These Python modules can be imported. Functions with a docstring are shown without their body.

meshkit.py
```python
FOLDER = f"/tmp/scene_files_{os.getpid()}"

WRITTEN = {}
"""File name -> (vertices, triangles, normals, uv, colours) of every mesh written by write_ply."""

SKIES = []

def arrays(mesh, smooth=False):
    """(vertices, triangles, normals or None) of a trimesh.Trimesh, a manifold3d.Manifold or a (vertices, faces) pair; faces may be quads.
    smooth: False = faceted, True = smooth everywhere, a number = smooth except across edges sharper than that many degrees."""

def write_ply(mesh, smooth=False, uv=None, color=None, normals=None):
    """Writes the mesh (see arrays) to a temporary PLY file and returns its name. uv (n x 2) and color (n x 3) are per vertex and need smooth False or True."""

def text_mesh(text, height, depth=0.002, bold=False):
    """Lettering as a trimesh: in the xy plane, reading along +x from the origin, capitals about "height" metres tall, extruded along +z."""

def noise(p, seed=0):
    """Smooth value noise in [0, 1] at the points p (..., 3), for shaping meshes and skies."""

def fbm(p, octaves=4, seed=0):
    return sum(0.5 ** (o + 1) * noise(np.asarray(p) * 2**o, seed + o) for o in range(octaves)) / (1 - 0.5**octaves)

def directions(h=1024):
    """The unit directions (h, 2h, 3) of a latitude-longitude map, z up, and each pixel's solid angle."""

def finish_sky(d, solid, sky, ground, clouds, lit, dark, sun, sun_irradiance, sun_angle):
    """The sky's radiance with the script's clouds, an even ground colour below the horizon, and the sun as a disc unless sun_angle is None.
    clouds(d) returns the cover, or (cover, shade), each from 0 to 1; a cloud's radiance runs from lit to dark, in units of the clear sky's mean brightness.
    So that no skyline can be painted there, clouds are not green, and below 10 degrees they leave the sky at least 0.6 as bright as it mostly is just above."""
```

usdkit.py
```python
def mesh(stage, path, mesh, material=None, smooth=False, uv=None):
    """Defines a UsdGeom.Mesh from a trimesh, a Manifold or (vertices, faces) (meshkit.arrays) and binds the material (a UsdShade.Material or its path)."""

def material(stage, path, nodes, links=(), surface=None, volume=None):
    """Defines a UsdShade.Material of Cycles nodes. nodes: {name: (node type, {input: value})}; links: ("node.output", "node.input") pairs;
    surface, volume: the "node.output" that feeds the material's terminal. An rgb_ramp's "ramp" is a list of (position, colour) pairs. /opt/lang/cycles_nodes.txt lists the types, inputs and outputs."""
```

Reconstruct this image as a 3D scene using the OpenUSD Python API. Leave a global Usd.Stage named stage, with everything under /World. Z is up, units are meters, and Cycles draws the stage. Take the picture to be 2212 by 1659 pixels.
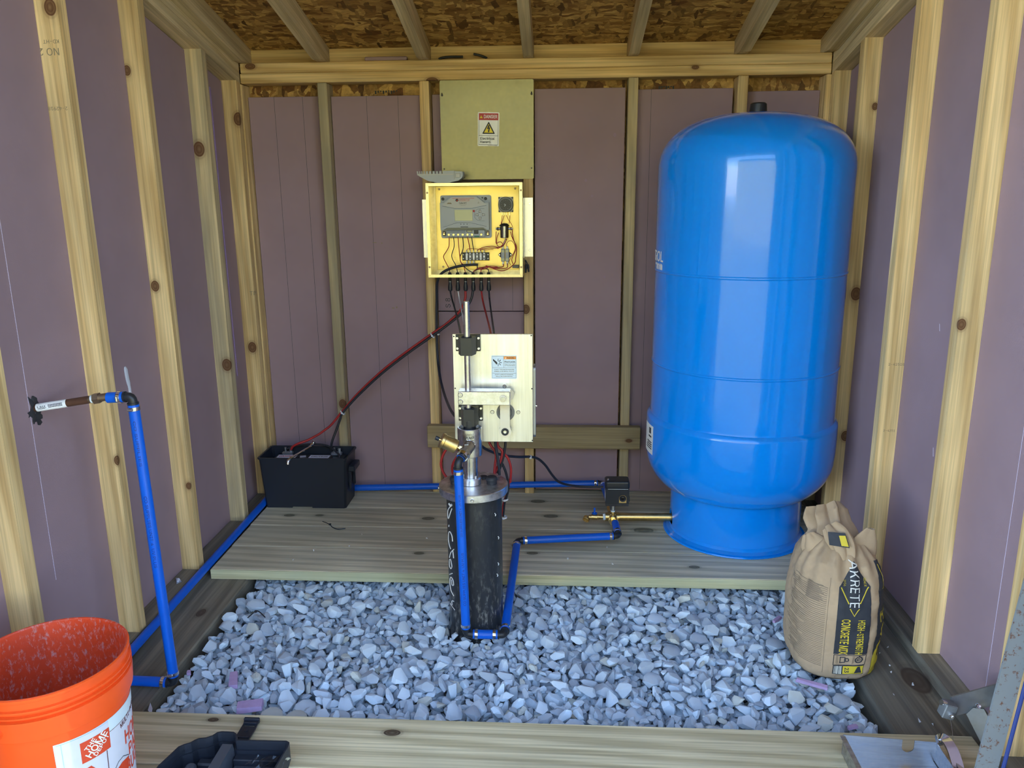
import math, random
import numpy as np, trimesh, manifold3d, shapely
from shapely.geometry import Polygon, Point, box as sbox
from shapely import affinity
import usdkit, meshkit
from pxr import Usd, UsdGeom, UsdLux, UsdShade, Gf, Sdf, Vt

# Tunables: light and exposure
EXPOSURE = 1.05
SKY, SKYSAT, SUN, SUNROT, SUNDIR = 0.26, 0.82, 10.0, 20.0, (0.55, 0.45, 0.80)
FOAM, GROUND, STONE = (.305, .207, .222), (.52, .375, .125), (.60, .68, .74)
SIDING = (.82, .63, .25)

stage = Usd.Stage.CreateInMemory()
UsdGeom.SetStageUpAxis(stage, 'Z')
UsdGeom.Xform.Define(stage, '/World'); UsdGeom.Scope.Define(stage, '/World/Looks')
rng = random.Random(7); nrng = np.random.default_rng(7)

# ---------------------------------------------------------------- camera
CAM = np.array([0.1187, -3.2596, 1.2830]); YAW, PITCH, ROLL, FPX = -0.0603, 0.2392, -0.0091, 1736.0
def cam_axes():
    cy, sy, cp, sp = math.cos(YAW), math.sin(YAW), math.cos(PITCH), math.sin(PITCH)
    f = np.array([sy * cp, cy * cp, -sp]); r = np.array([cy, -sy, 0.0]); u = np.cross(r, f)
    c, s = math.cos(ROLL), math.sin(ROLL)
    return c * r + s * u, -s * r + c * u, f
R_, U_, F_ = cam_axes()
cam = UsdGeom.Camera.Define(stage, '/World/camera')
cam.CreateHorizontalApertureAttr(36.0); cam.CreateVerticalApertureAttr(27.0)
cam.CreateFocalLengthAttr(FPX * 36.0 / 2212); cam.CreateClippingRangeAttr((0.05, 1000))
cam.AddTransformOp().Set(Gf.Matrix4d(*R_, 0, *U_, 0, *(-F_), 0, *CAM, 1))
cam.CreateExposureAttr(EXPOSURE)

# ---------------------------------------------------------------- sky and sun
M = {}
def material(name, nodes, links, surface):
    M[name] = usdkit.material(stage, '/World/Looks/' + name, nodes, links, surface=surface); return M[name]

dome = UsdLux.DomeLight.Define(stage, '/World/sky_light')
dome.CreateIntensityAttr(1.0)
material('sky', {'t': ('sky_texture', {'sky_type': 'multiple_scattering', 'sun_disc': False, 'sun_elevation': math.radians(48), 'sun_rotation': math.radians(SUNROT), 'altitude': 200.0}),
                 'h': ('hsv', {'saturation': SKYSAT}), 'b': ('background_shader', {'strength': SKY})},
         [('t.color', 'h.color'), ('h.color', 'b.color')], 'b.background')
UsdShade.MaterialBindingAPI.Apply(dome.GetPrim()).Bind(M['sky'])
sun = UsdLux.DistantLight.Define(stage, '/World/sun_light')
sun.CreateIntensityAttr(SUN); sun.CreateAngleAttr(0.53); sun.CreateColorAttr(Gf.Vec3f(1.0, 0.92, 0.78))
def aim(prim, d):                      # light shines along -z of its frame; d is the direction towards the light
    z = np.array(d, float) / np.linalg.norm(d); x = np.cross([0, 0, 1.0], z); x /= np.linalg.norm(x); y = np.cross(z, x)
    UsdGeom.Xformable(prim).AddTransformOp().Set(Gf.Matrix4d(*x, 0, *y, 0, *z, 0, 0, 0, 0, 1))
aim(sun, SUNDIR)

# ---------------------------------------------------------------- helpers: names, things, parts
def numbered(path):
    if not stage.GetPrimAtPath(path): return path
    k = 1
    while stage.GetPrimAtPath(f'{path}_{k:03d}'): k += 1
    return f'{path}_{k:03d}'
LOC = {}
def put(prim, label=None, cat=None, group=None, kind=None):
    for k, v in (('label', label), ('category', cat), ('group', group), ('kind', kind)):
        if v: prim.SetCustomDataByKey(k, v)
    return prim
def thing(name, label, cat, group=None, loc=(0, 0, 0), kind=None):
    p = numbered('/World/' + name); x = UsdGeom.Xform.Define(stage, p)
    if tuple(loc) != (0, 0, 0): x.AddTranslateOp().Set(Gf.Vec3d(*map(float, loc)))
    LOC[p] = np.array(loc, float)
    return put(x.GetPrim(), label, cat, group, kind)
def structure(name): return thing(name, None, None, kind='structure')
def part(name, parent, mesh, mat, smooth=35, label=None, kind=None):
    """ONE Mesh prim under parent (a prim), in world coordinates of the mesh."""
    pp = str(parent.GetPath()); top = '/'.join(pp.split('/')[:3]); loc = LOC.get(top, np.zeros(3))
    m = mesh
    if isinstance(m, (list, tuple)) and len(m) and not isinstance(m[0], np.ndarray): m = cat(m)
    v, f = arr(m)
    g = usdkit.mesh(stage, numbered(pp + '/' + name), (v - loc, f), M[mat], smooth=smooth)
    return put(g.GetPrim(), label, None, None, kind)
def single(name, mesh, mat, label, category, group=None, smooth=35, kind=None):
    v, f = arr(cat(mesh) if isinstance(mesh, list) else mesh)
    lo, hi = v.min(0), v.max(0); loc = np.array([(lo[0] + hi[0]) / 2, (lo[1] + hi[1]) / 2, lo[2]])
    p = numbered('/World/' + name); g = usdkit.mesh(stage, p, (v - loc, f), M[mat], smooth=smooth)
    g.AddTranslateOp().Set(Gf.Vec3d(*map(float, loc))); LOC[p] = loc
    return put(g.GetPrim(), label, category, group, kind)

# ---------------------------------------------------------------- helpers: shapes
def arr(m):
    if hasattr(m, 'to_mesh'):
        q = m.to_mesh(); return np.array(q.vert_properties[:, :3], float), np.array(q.tri_verts, int)
    if isinstance(m, trimesh.Trimesh): return np.array(m.vertices, float), np.array(m.faces, int)
    v, f = np.asarray(m[0], float), np.asarray(m[1], int)
    if f.shape[1] == 4: f = np.vstack([f[:, [0, 1, 2]], f[:, [0, 2, 3]]])
    return v, f
def cat(ms):
    vs, fs, n = [], [], 0
    for m in ms:
        v, f = arr(m); vs.append(v); fs.append(f + n); n += len(v)
    return np.vstack(vs), np.vstack(fs)
def hull(pts):
    h = trimesh.convex.convex_hull(np.asarray(pts, float)); return arr(h)
def xbox(x0, x1, y0, y1, z0, z1, c=0.0):
    """box with chamfered edges"""
    if c <= 0:
        return arr(trimesh.creation.box(bounds=[[x0, y0, z0], [x1, y1, z1]]))
    c = min(c, (x1 - x0) * .45, (y1 - y0) * .45, (z1 - z0) * .45); p = []
    for sx, X in ((1, x0), (-1, x1)):
        for sy, Y in ((1, y0), (-1, y1)):
            for sz, Z in ((1, z0), (-1, z1)):
                p += [(X, Y + sy * c, Z + sz * c), (X + sx * c, Y, Z + sz * c), (X + sx * c, Y + sy * c, Z)]
    return hull(p)
def rbox(x0, x1, y0, y1, z0, z1, r, n=8):
    """box with rounded edges: hull of spheres"""
    s = manifold3d.Manifold.sphere(r, n); a = []
    for X in (x0 + r, x1 - r):
        for Y in (y0 + r, y1 - r):
            for Z in (z0 + r, z1 - r): a.append(s.translate((X, Y, Z)))
    return arr(manifold3d.Manifold.batch_hull(a))
def prism(poly, a0, a1, axis):
    """polygon (list or shapely) extruded along axis: 'x' poly in (y,z); 'y' poly in (x,z); 'z' poly in (x,y)"""
    P = poly if isinstance(poly, shapely.Geometry) else Polygon(poly)
    out = []
    for g in getattr(P, 'geoms', [P]):
        m = trimesh.creation.extrude_polygon(g, a1 - a0, engine='earcut'); v = np.array(m.vertices); f = np.array(m.faces)
        u, w, h = v[:, 0], v[:, 1], v[:, 2] + a0
        if axis == 'x': v = np.stack([h, u, w], 1)
        elif axis == 'y': v = np.stack([u, h, w], 1); f = f[:, ::-1]
        else: v = np.stack([u, w, h], 1)
        out.append((v, f))
    return cat(out)
def frame_of(d):
    d = np.array(d, float) / np.linalg.norm(d); a = np.array([0, 0, 1.0]) if abs(d[2]) < .9 else np.array([1.0, 0, 0])
    x = np.cross(a, d); x /= np.linalg.norm(x); return x, np.cross(d, x), d
def tube(pts, r, n=12, cap=True):
    """round tube along a polyline; r one number or one per point"""
    p = np.asarray(pts, float); r = np.broadcast_to(r, (len(p),)); t = np.gradient(p, axis=0); t /= np.linalg.norm(t, axis=1, keepdims=True) + 1e-12
    x, _, _ = frame_of(t[0]); rings = []
    for i in range(len(p)):
        x = x - t[i] * (x @ t[i]); x /= np.linalg.norm(x); y = np.cross(t[i], x); a = np.arange(n) * 2 * np.pi / n
        rings.append(p[i] + r[i] * (np.cos(a)[:, None] * x + np.sin(a)[:, None] * y))
    v = np.vstack(rings); f = []
    for i in range(len(p) - 1):
        for j in range(n):
            a, b = i * n + j, i * n + (j + 1) % n; f += [(a, b, b + n), (a, b + n, a + n)]
    if cap:
        for base, c, fl in ((0, p[0], True), ((len(p) - 1) * n, p[-1], False)):
            k = len(v); v = np.vstack([v, c]); f += [((base + (j + 1) % n, base + j, k) if fl else (base + j, base + (j + 1) % n, k)) for j in range(n)]
    return v, np.array(f)
def spline(pts, n=8):
    p = np.asarray(pts, float)
    if len(p) < 3: return p
    q = np.vstack([2 * p[0] - p[1], p, 2 * p[-1] - p[-2]]); out = []
    for i in range(1, len(q) - 2):
        for t in np.arange(n) / n:
            out.append(.5 * ((2 * q[i]) + (q[i + 1] - q[i - 1]) * t + (2 * q[i - 1] - 5 * q[i] + 4 * q[i + 1] - q[i + 2]) * t ** 2 + (3 * q[i] - q[i - 1] - 3 * q[i + 1] + q[i + 2]) * t ** 3))
    return np.vstack(out + [p[-1]])
def cyl(a, b, r, n=24, r2=None): return tube([a, b], [r, r if r2 is None else r2], n)
def lathe(profile, c=(0, 0, 0), axis=(0, 0, 1), n=48):
    """profile [(r, h)] turned about the axis through c"""
    x, y, d = frame_of(axis); c = np.array(c, float); v, f = [], []
    a = np.arange(n) * 2 * np.pi / n
    for r, h in profile:
        v.append(c + d * h + max(r, 1e-5) * (np.cos(a)[:, None] * x + np.sin(a)[:, None] * y))
    for i in range(len(profile) - 1):
        for j in range(n):
            p, q = i * n + j, i * n + (j + 1) % n; f += [(p, q, q + n), (p, q + n, p + n)]
    return np.vstack(v), np.array(f)
def move(m, d): v, f = arr(m); return v + np.array(d, float), f
def rot(m, ang, axis, c=(0, 0, 0)):
    v, f = arr(m); T = trimesh.transformations.rotation_matrix(ang, axis, c); return v @ T[:3, :3].T + T[:3, 3], f
def mapped(m, fn):
    v, f = arr(m); return fn(v), f
def subdiv(m, length):
    v, f = arr(m); t = trimesh.Trimesh(v, f, process=False); v, f = trimesh.remesh.subdivide_to_size(t.vertices, t.faces, length, max_iter=12); return v, f
def text(s, h, depth=.0006, bold=False, width=None, align='l', simplify=0):
    """lettering in the xy plane, capitals h tall, squeezed to width if given"""
    v, f = arr(meshkit.text_mesh(s, h, depth, bold)); w = v[:, 0].max()
    if width: v[:, 0] *= width / w; w = width
    if align == 'c': v[:, 0] -= w / 2
    return v, f
def on_wall(m, x, y, z, rotz=0.0):
    """takes a mesh drawn in the xy plane (x right, y up, z towards the viewer) to a plane facing -y at (x, y, z)"""
    v, f = arr(m); c, s = math.cos(rotz), math.sin(rotz); a, b = v[:, 0] * c - v[:, 1] * s, v[:, 0] * s + v[:, 1] * c
    return np.stack([x + a, y - v[:, 2], z + b], 1), f
def flat(poly, depth=.0006): return prism(poly, 0, depth, 'z')
def bolt(c, axis, r=.004, h=.003, n=12):
    x, y, d = frame_of(axis); c = np.array(c, float)
    return cat([lathe([(0, 0), (r, 0), (r, h * .6), (r * .8, h), (r * .45, h), (r * .4, h * .55), (0, h * .55)], c, axis, n)])
# ---------------------------------------------------------------- materials
def wood(name, light, dark, axis, stain=None, stain_amt=0.0, knots=(), ring=.35, rough=.62, kcol=(.10, .035, .012), tilt=0.0):
    s = {'x': (1.6, 30, 30), 'y': (30, 1.6, 30), 'z': (30, 30, 1.6)}[axis]; w = {'x': (.5, 9, 9), 'y': (9, .5, 9), 'z': (9, 9, .5)}[axis]
    N = {'g': ('geometry', {}), 'o': ('object_info', {}), 'c': ('combine_xyz', {}), 'm1': ('math', {'math_type': 'multiply', 'value2': 37.0}), 'm2': ('math', {'math_type': 'multiply', 'value2': 91.0}), 'tl': ('mapping', {'rotation': (tilt, 0, 0)}), 'add': ('vector_math', {'math_type': 'add'}),
         'mp': ('mapping', {'scale': s}), 'n': ('noise_texture', {'scale': 1.0, 'detail': 5.0, 'roughness': .65, 'distortion': .7}),
         'mw': ('mapping', {'scale': w}), 'wv': ('wave_texture', {'wave_type': 'bands', 'bands_direction': 'diagonal', 'scale': 1.5, 'distortion': 7.0, 'detail': 2.0, 'detail_scale': .8}),
         'r1': ('rgb_ramp', {'ramp': [(.28, (0, 0, 0)), (.62, (1, 1, 1))]}), 'r2': ('rgb_ramp', {'ramp': [(.15, (0, 0, 0)), (.75, (1, 1, 1))]}),
         'mixg': ('mix', {'fac': ring}), 'col': ('mix', {'color1': dark, 'color2': light}),
         'big': ('noise_texture', {'scale': 2.2, 'detail': 2.0}), 'mb': ('map_range', {'from_min': .3, 'from_max': .7, 'to_min': .80, 'to_max': 1.14}),
         'hv': ('hsv', {}), 'mf': ('mapping', {'scale': {'x': (2.2, 150, 150), 'y': (150, 2.2, 150), 'z': (150, 150, 2.2)}[axis]}), 'nf': ('noise_texture', {'scale': 1.0, 'detail': 3.0, 'distortion': .3}), 'rf': ('map_range', {'from_min': .36, 'from_max': .62, 'to_min': .80, 'to_max': 1.06}), 'vf': ('math', {'math_type': 'multiply'}), 'vr': ('map_range', {'from_min': 0., 'from_max': 1., 'to_min': .88, 'to_max': 1.08}), 'vm': ('math', {'math_type': 'multiply'}),
         'p': ('principled_bsdf', {'roughness': rough, 'specular_ior_level': .25}), 'b': ('bump', {'strength': .22, 'distance': .002})}
    K = [('g.position', 'tl.vector'), ('tl.vector', 'add.vector1'), ('o.random', 'm1.value1'), ('o.random', 'm2.value1'), ('m1.value', 'c.x'), ('m2.value', 'c.y'), ('m1.value', 'c.z'), ('c.vector', 'add.vector2'),
         ('add.vector', 'mp.vector'), ('mp.vector', 'n.vector'), ('add.vector', 'mw.vector'), ('mw.vector', 'wv.vector'), ('n.fac', 'r1.fac'), ('wv.fac', 'r2.fac'), ('r1.color', 'mixg.color1'), ('r2.color', 'mixg.color2'),
         ('mixg.color', 'col.fac'), ('add.vector', 'big.vector'), ('big.fac', 'mb.value'), ('o.random', 'vr.value'), ('mb.result', 'vm.value1'), ('vr.result', 'vm.value2'), ('add.vector', 'mf.vector'), ('mf.vector', 'nf.vector'), ('nf.fac', 'rf.value'), ('vm.value', 'vf.value1'), ('rf.result', 'vf.value2'), ('vf.value', 'hv.value'), ('col.color', 'hv.color'), ('mixg.color', 'b.height'), ('b.normal', 'p.normal')]
    last = 'hv.color'
    if stain is not None:
        N |= {'ms': ('mapping', {'scale': {'x': (1.2, 14, 14), 'y': (14, 1.2, 14), 'z': (14, 14, 1.2)}[axis]}), 'ns': ('noise_texture', {'scale': 1.0, 'detail': 3.0, 'distortion': .8}), 'rs': ('rgb_ramp', {'ramp': [(.5 - stain_amt * .3, (0, 0, 0)), (.62, (stain_amt,) * 3)]}), 'xs': ('mix', {'color2': stain})}
        K += [('add.vector', 'ms.vector'), ('ms.vector', 'ns.vector'), ('ns.fac', 'rs.fac'), ('rs.color', 'xs.fac'), (last, 'xs.color1')]; last = 'xs.color'
    prev = None
    for i, (x, y, z, r) in enumerate(knots):
        e = {'x': (1 / (r * 1.8), 1 / r, 1 / r), 'y': (1 / r, 1 / (r * 1.8), 1 / r), 'z': (1 / r, 1 / r, 1 / (r * 1.3))}[axis]
        N |= {f'ks{i}': ('vector_math', {'math_type': 'subtract', 'vector2': (x, y, z)}), f'km{i}': ('vector_math', {'math_type': 'multiply', 'vector2': e}), f'kl{i}': ('vector_math', {'math_type': 'length'})}
        K += [('g.position', f'ks{i}.vector1'), (f'ks{i}.vector', f'km{i}.vector1'), (f'km{i}.vector', f'kl{i}.vector1')]
        if prev is None: prev = f'kl{i}.value'
        else:
            N[f'kn{i}'] = ('math', {'math_type': 'minimum'}); K += [(prev, f'kn{i}.value1'), (f'kl{i}.value', f'kn{i}.value2')]; prev = f'kn{i}.value'
    if prev:
        N |= {'kr': ('rgb_ramp', {'ramp': [(0, (.8,) * 3), (.2, (.95,) * 3), (.28, (.85,) * 3), (.37, (1,) * 3), (.43, (.35,) * 3), (.5, (.38,) * 3), (.6, (.14,) * 3), (1, (0,) * 3)]}), 'kd': ('math', {'math_type': 'multiply', 'value2': .42}), 'kx': ('mix', {'color2': kcol})}
        K += [(prev, 'kd.value1'), ('kd.value', 'kr.fac'), ('kr.color', 'kx.fac'), (last, 'kx.color1')]; last = 'kx.color'
    K.append((last, 'p.base_color')); material(name, N, K, 'p.BSDF')

def plain(name, col, rough=.5, metal=0.0, noise=0.0, nscale=30., bump=0.0, bscale=200., coat=0.0, spec=.5, aniso=None, tint=None):
    N = {'p': ('principled_bsdf', {'base_color': col, 'roughness': rough, 'metallic': metal, 'coat_weight': coat, 'specular_ior_level': spec})}; K = []
    if noise or bump or aniso: N['t'] = ('texture_coordinate', {})
    if noise or aniso:
        N |= {'n': ('noise_texture', {'scale': nscale, 'detail': 4.0, 'roughness': .6}), 'r': ('rgb_ramp', {'ramp': [(.3, tuple(c * (1 - noise) for c in col)), (.7, tuple(min(1, c * (1 + noise)) for c in (tint or col)))]})}
        if aniso:
            N['mp'] = ('mapping', {'scale': aniso}); K += [('t.object', 'mp.vector'), ('mp.vector', 'n.vector')]
        else: K.append(('t.object', 'n.vector'))
        K += [('n.fac', 'r.fac'), ('r.color', 'p.base_color')]
        if metal:
            N['rr'] = ('map_range', {'from_min': .3, 'from_max': .7, 'to_min': rough * .8, 'to_max': rough * 1.25}); K += [('n.fac', 'rr.value'), ('rr.result', 'p.roughness')]
    if bump:
        N |= {'bn': ('noise_texture', {'scale': bscale, 'detail': 3.0}), 'b': ('bump', {'strength': bump, 'distance': .002})}; K += [('t.object', 'bn.vector'), ('bn.fac', 'b.height'), ('b.normal', 'p.normal')]
    material(name, N, K, 'p.BSDF')

PINE_L, PINE_D = (.78, .56, .265), (.54, .34, .13)
stud_knots = [(-1.145, -.337, .638, .019), (-1.185, -.757, 1.637, .012), (-1.174, -.757, .988, .014), (-1.136, -.757, .309, .01), (-1.150, -1.166, 1.730, .016), (-1.129, -1.166, .542, .012), (-1.134, -.04, 1.554, .02), (-1.158, -.04, .648, .018),
              (1.178, -.322, .904, .019), (1.187, -.322, .372, .016), (1.138, -1.178, .936, .012), (-.802, 0, .396, .016), (-.797, 0, .871, .010), (-.018, 0, .801, .016), (.394, 0, .993, .008), (1.183, -.322, 1.541, .010)]
wood('pine_z', PINE_L, PINE_D, 'z', knots=stud_knots, ring=.5)
wood('pine_z_blue', (.72, .55, .29), (.50, .36, .17), 'z', stain=(.25, .215, .145), stain_amt=.8, knots=[(-1.172, -.337, 1.428, .021), (-1.145, -.337, .638, .019), (1.178, -.322, .904, .020), (-.802, 0, .396, .016)], ring=.5)
wood('pine_x', (.78, .55, .255), (.55, .34, .12), 'x', knots=[(-.376, 0, 1.686, .014), (.625, 0, 1.719, .008), (-1.086, 0, 1.751, .012)], ring=.5)
wood('pine_y', (.72, .55, .31), (.48, .34, .165), 'y', stain=(.36, .30, .20), stain_amt=.35, ring=.5, tilt=.226)
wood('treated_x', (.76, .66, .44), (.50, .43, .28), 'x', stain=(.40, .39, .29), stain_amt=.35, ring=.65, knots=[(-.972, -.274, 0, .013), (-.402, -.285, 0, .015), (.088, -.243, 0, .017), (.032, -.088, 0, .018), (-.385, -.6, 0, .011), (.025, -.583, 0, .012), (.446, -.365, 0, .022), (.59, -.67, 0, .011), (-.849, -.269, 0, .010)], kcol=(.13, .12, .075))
wood('treated_front', (.70, .59, .36), (.47, .38, .21), 'x', ring=.7, knots=[(-.282, -1.584, 0, .012), (-.739, -1.556, 0, .008)], kcol=(.05, .025, .015))
wood('treated_edge', (.62, .57, .34), (.48, .42, .23), 'x', stain=(.36, .42, .28), stain_amt=.4, ring=.5)
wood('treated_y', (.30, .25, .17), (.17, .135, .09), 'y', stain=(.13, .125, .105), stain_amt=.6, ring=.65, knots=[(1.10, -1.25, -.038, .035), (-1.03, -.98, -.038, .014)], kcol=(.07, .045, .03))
wood('weathered_x', (.40, .31, .17), (.28, .205, .10), 'x', ring=.5, knots=[(.41, -.038, .255, .008)])
plain('foam', FOAM, .75, noise=.07, nscale=3.0, bump=.12, bscale=260., spec=.25)
plain('foam_scrap', (.52, .36, .55), .7, noise=.08, nscale=40., bump=.3, bscale=120., spec=.2)
plain('foam_edge', (.30, .20, .40), .7); plain('score', (.10, .08, .09), .8)
plain('score_light', (.55, .47, .58), .8)
plain('caulk', (.50, .50, .54), .6)
plain('smudge_mark', (.30, .20, .25), .8); plain('ink', (.03, .03, .03), .6); plain('ink_grey', (.25, .20, .11), .8)
plain('white_print', (.80, .80, .78), .5); plain('red_print', (.45, .02, .015), .5); plain('yellow_print', (.85, .66, .02), .5); plain('orange_print', (.85, .30, .05), .5)
# flake board: layered elongated flakes lying in two directions
def osb():
    N = {'g': ('geometry', {}), 'd': ('noise_texture', {'scale': 22.0, 'detail': 2.0}), 'ds': ('vector_math', {'math_type': 'scale', 'scale': .028}), 'a': ('vector_math', {'math_type': 'add'}),
         'm1': ('mapping', {'scale': (19, 66, 22), 'rotation': (0, 0, .12)}), 'v1': ('voronoi_texture', {'scale': 1.0}), 'm2': ('mapping', {'scale': (21, 56, 22), 'rotation': (0, 0, -.75)}), 'v2': ('voronoi_texture', {'scale': 1.0}),
         'm3': ('mapping', {'scale': (62, 22, 22), 'rotation': (0, 0, .3)}), 'v3': ('voronoi_texture', {'scale': 1.0}),
         's1': ('separate_color', {}), 's2': ('separate_color', {}), 's3': ('separate_color', {}),
         'r1': ('rgb_ramp', {'ramp': [(0, (.20, .085, .018)), (.35, (.33, .165, .042)), (.7, (.44, .25, .07)), (1, (.70, .44, .14))]}),
         'r2': ('rgb_ramp', {'ramp': [(0, (.15, .055, .012)), (.5, (.36, .19, .05)), (1, (.66, .40, .12))]}), 'r3': ('rgb_ramp', {'ramp': [(0, (.10, .04, .010)), (1, (.56, .32, .09))]}),
         't2': ('math', {'math_type': 'greater_than', 'value2': .42}), 't3': ('math', {'math_type': 'greater_than', 'value2': .74}), 'x1': ('mix', {}), 'x2': ('mix', {}),
         'gm': ('mapping', {'scale': (40, 260, 60)}), 'gn': ('noise_texture', {'scale': 1.0, 'detail': 3.0}), 'gr': ('rgb_ramp', {'ramp': [(.3, (.62, .62, .62)), (.7, (1.15, 1.15, 1.15))]}), 'xg': ('mix', {'mix_type': 'multiply', 'fac': 1.0}),
         'b': ('bump', {'strength': .5, 'distance': .003}), 'p': ('principled_bsdf', {'roughness': .6, 'specular_ior_level': .3})}
    K = [('g.position', 'd.vector'), ('d.color', 'ds.vector1'), ('g.position', 'a.vector1'), ('ds.vector', 'a.vector2')]
    for i in '123': K += [('a.vector', f'm{i}.vector'), (f'm{i}.vector', f'v{i}.vector'), (f'v{i}.color', f's{i}.color'), (f's{i}.r', f'r{i}.fac')]
    K += [('s2.g', 't2.value1'), ('s3.g', 't3.value1'), ('r1.color', 'x1.color1'), ('r2.color', 'x1.color2'), ('t2.value', 'x1.fac'), ('x1.color', 'x2.color1'), ('r3.color', 'x2.color2'), ('t3.value', 'x2.fac'),
          ('a.vector', 'gm.vector'), ('gm.vector', 'gn.vector'), ('gn.fac', 'gr.fac'), ('x2.color', 'xg.color1'), ('gr.color', 'xg.color2'), ('xg.color', 'p.base_color'), ('s1.b', 'b.height'), ('b.normal', 'p.normal')]
    material('osb', N, K, 'p.BSDF')
osb()
plain('ground_straw', GROUND, .9, noise=.25, nscale=1.5)
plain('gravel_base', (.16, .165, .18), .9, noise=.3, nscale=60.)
def stone():
    N = {'t': ('texture_coordinate', {}), 'o': ('object_info', {}), 'ad': ('vector_math', {'math_type': 'add'}), 'cx': ('combine_xyz', {}), 'mm': ('math', {'math_type': 'multiply', 'value2': 50.}),
         'n': ('noise_texture', {'scale': 55., 'detail': 5., 'roughness': .65, 'distortion': .6}), 'r': ('rgb_ramp', {'ramp': [(.28, tuple(c * .72 for c in STONE)), (.5, STONE), (.72, tuple(min(1, c * 1.28) for c in STONE))]}),
         'rv': ('rgb_ramp', {'ramp': [(0, (.70, .70, .72)), (.5, (1., 1., 1.)), (.9, (1.22, 1.22, 1.20)), (.955, (1.2, 1.2, 1.2)), (.965, (1.15, 1.02, .82)), (1, (.95, .85, .70))]}), 'x': ('mix', {'mix_type': 'multiply', 'fac': 1.0}),
         'b': ('bump', {'strength': .35, 'distance': .0025}), 'p': ('principled_bsdf', {'roughness': .82, 'specular_ior_level': .3})}
    K = [('t.object', 'ad.vector1'), ('o.random', 'mm.value1'), ('mm.value', 'cx.x'), ('mm.value', 'cx.y'), ('cx.vector', 'ad.vector2'), ('ad.vector', 'n.vector'), ('n.fac', 'r.fac'), ('o.random', 'rv.fac'), ('r.color', 'x.color1'), ('rv.color', 'x.color2'), ('x.color', 'p.base_color'), ('n.fac', 'b.height'), ('b.normal', 'p.normal')]
    material('limestone', N, K, 'p.BSDF')
stone()
plain('tank_blue', (.0, .235, .78), .16, coat=.6, noise=.03, nscale=4.)
plain('pipe_blue', (.0, .10, .56), .38); plain('pipe_mark', (.01, .03, .16), .5)
plain('black_plastic', (.012, .013, .015), .38); plain('black_satin', (.018, .018, .020), .48, noise=.3, nscale=30.); plain('black_rubber', (.015, .015, .017), .55); plain('black_anodised', (.02, .019, .018), .32)
plain('battery_black', (.010, .012, .017), .42, bump=.1, bscale=500.)
plain('steel', (.62, .62, .62), .26, metal=1., noise=.06, nscale=20.); plain('chrome', (.85, .85, .87), .10, metal=1.)
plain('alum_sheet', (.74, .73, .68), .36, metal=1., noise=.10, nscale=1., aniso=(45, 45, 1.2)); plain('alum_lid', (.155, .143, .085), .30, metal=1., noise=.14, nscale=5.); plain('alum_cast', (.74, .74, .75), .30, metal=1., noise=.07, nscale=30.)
plain('alum_tray', (.46, .47, .49), .30, metal=1., noise=.06, nscale=1., aniso=(3, 60, 60)); plain('galvanised', (.50, .51, .52), .45, metal=1., noise=.15, nscale=18.)
plain('zinc_yellow', (.80, .61, .20), .40, metal=1., noise=.05, nscale=4.); plain('box_steel', (.76, .66, .38), .30, metal=1., noise=.08, nscale=8.)
plain('brass', (.66, .47, .19), .33, metal=1., noise=.08, nscale=14.); plain('bronze', (.36, .27, .18), .40, metal=1., noise=.15, nscale=20.); plain('brass_bright', (.80, .62, .30), .18, metal=1.)
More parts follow.
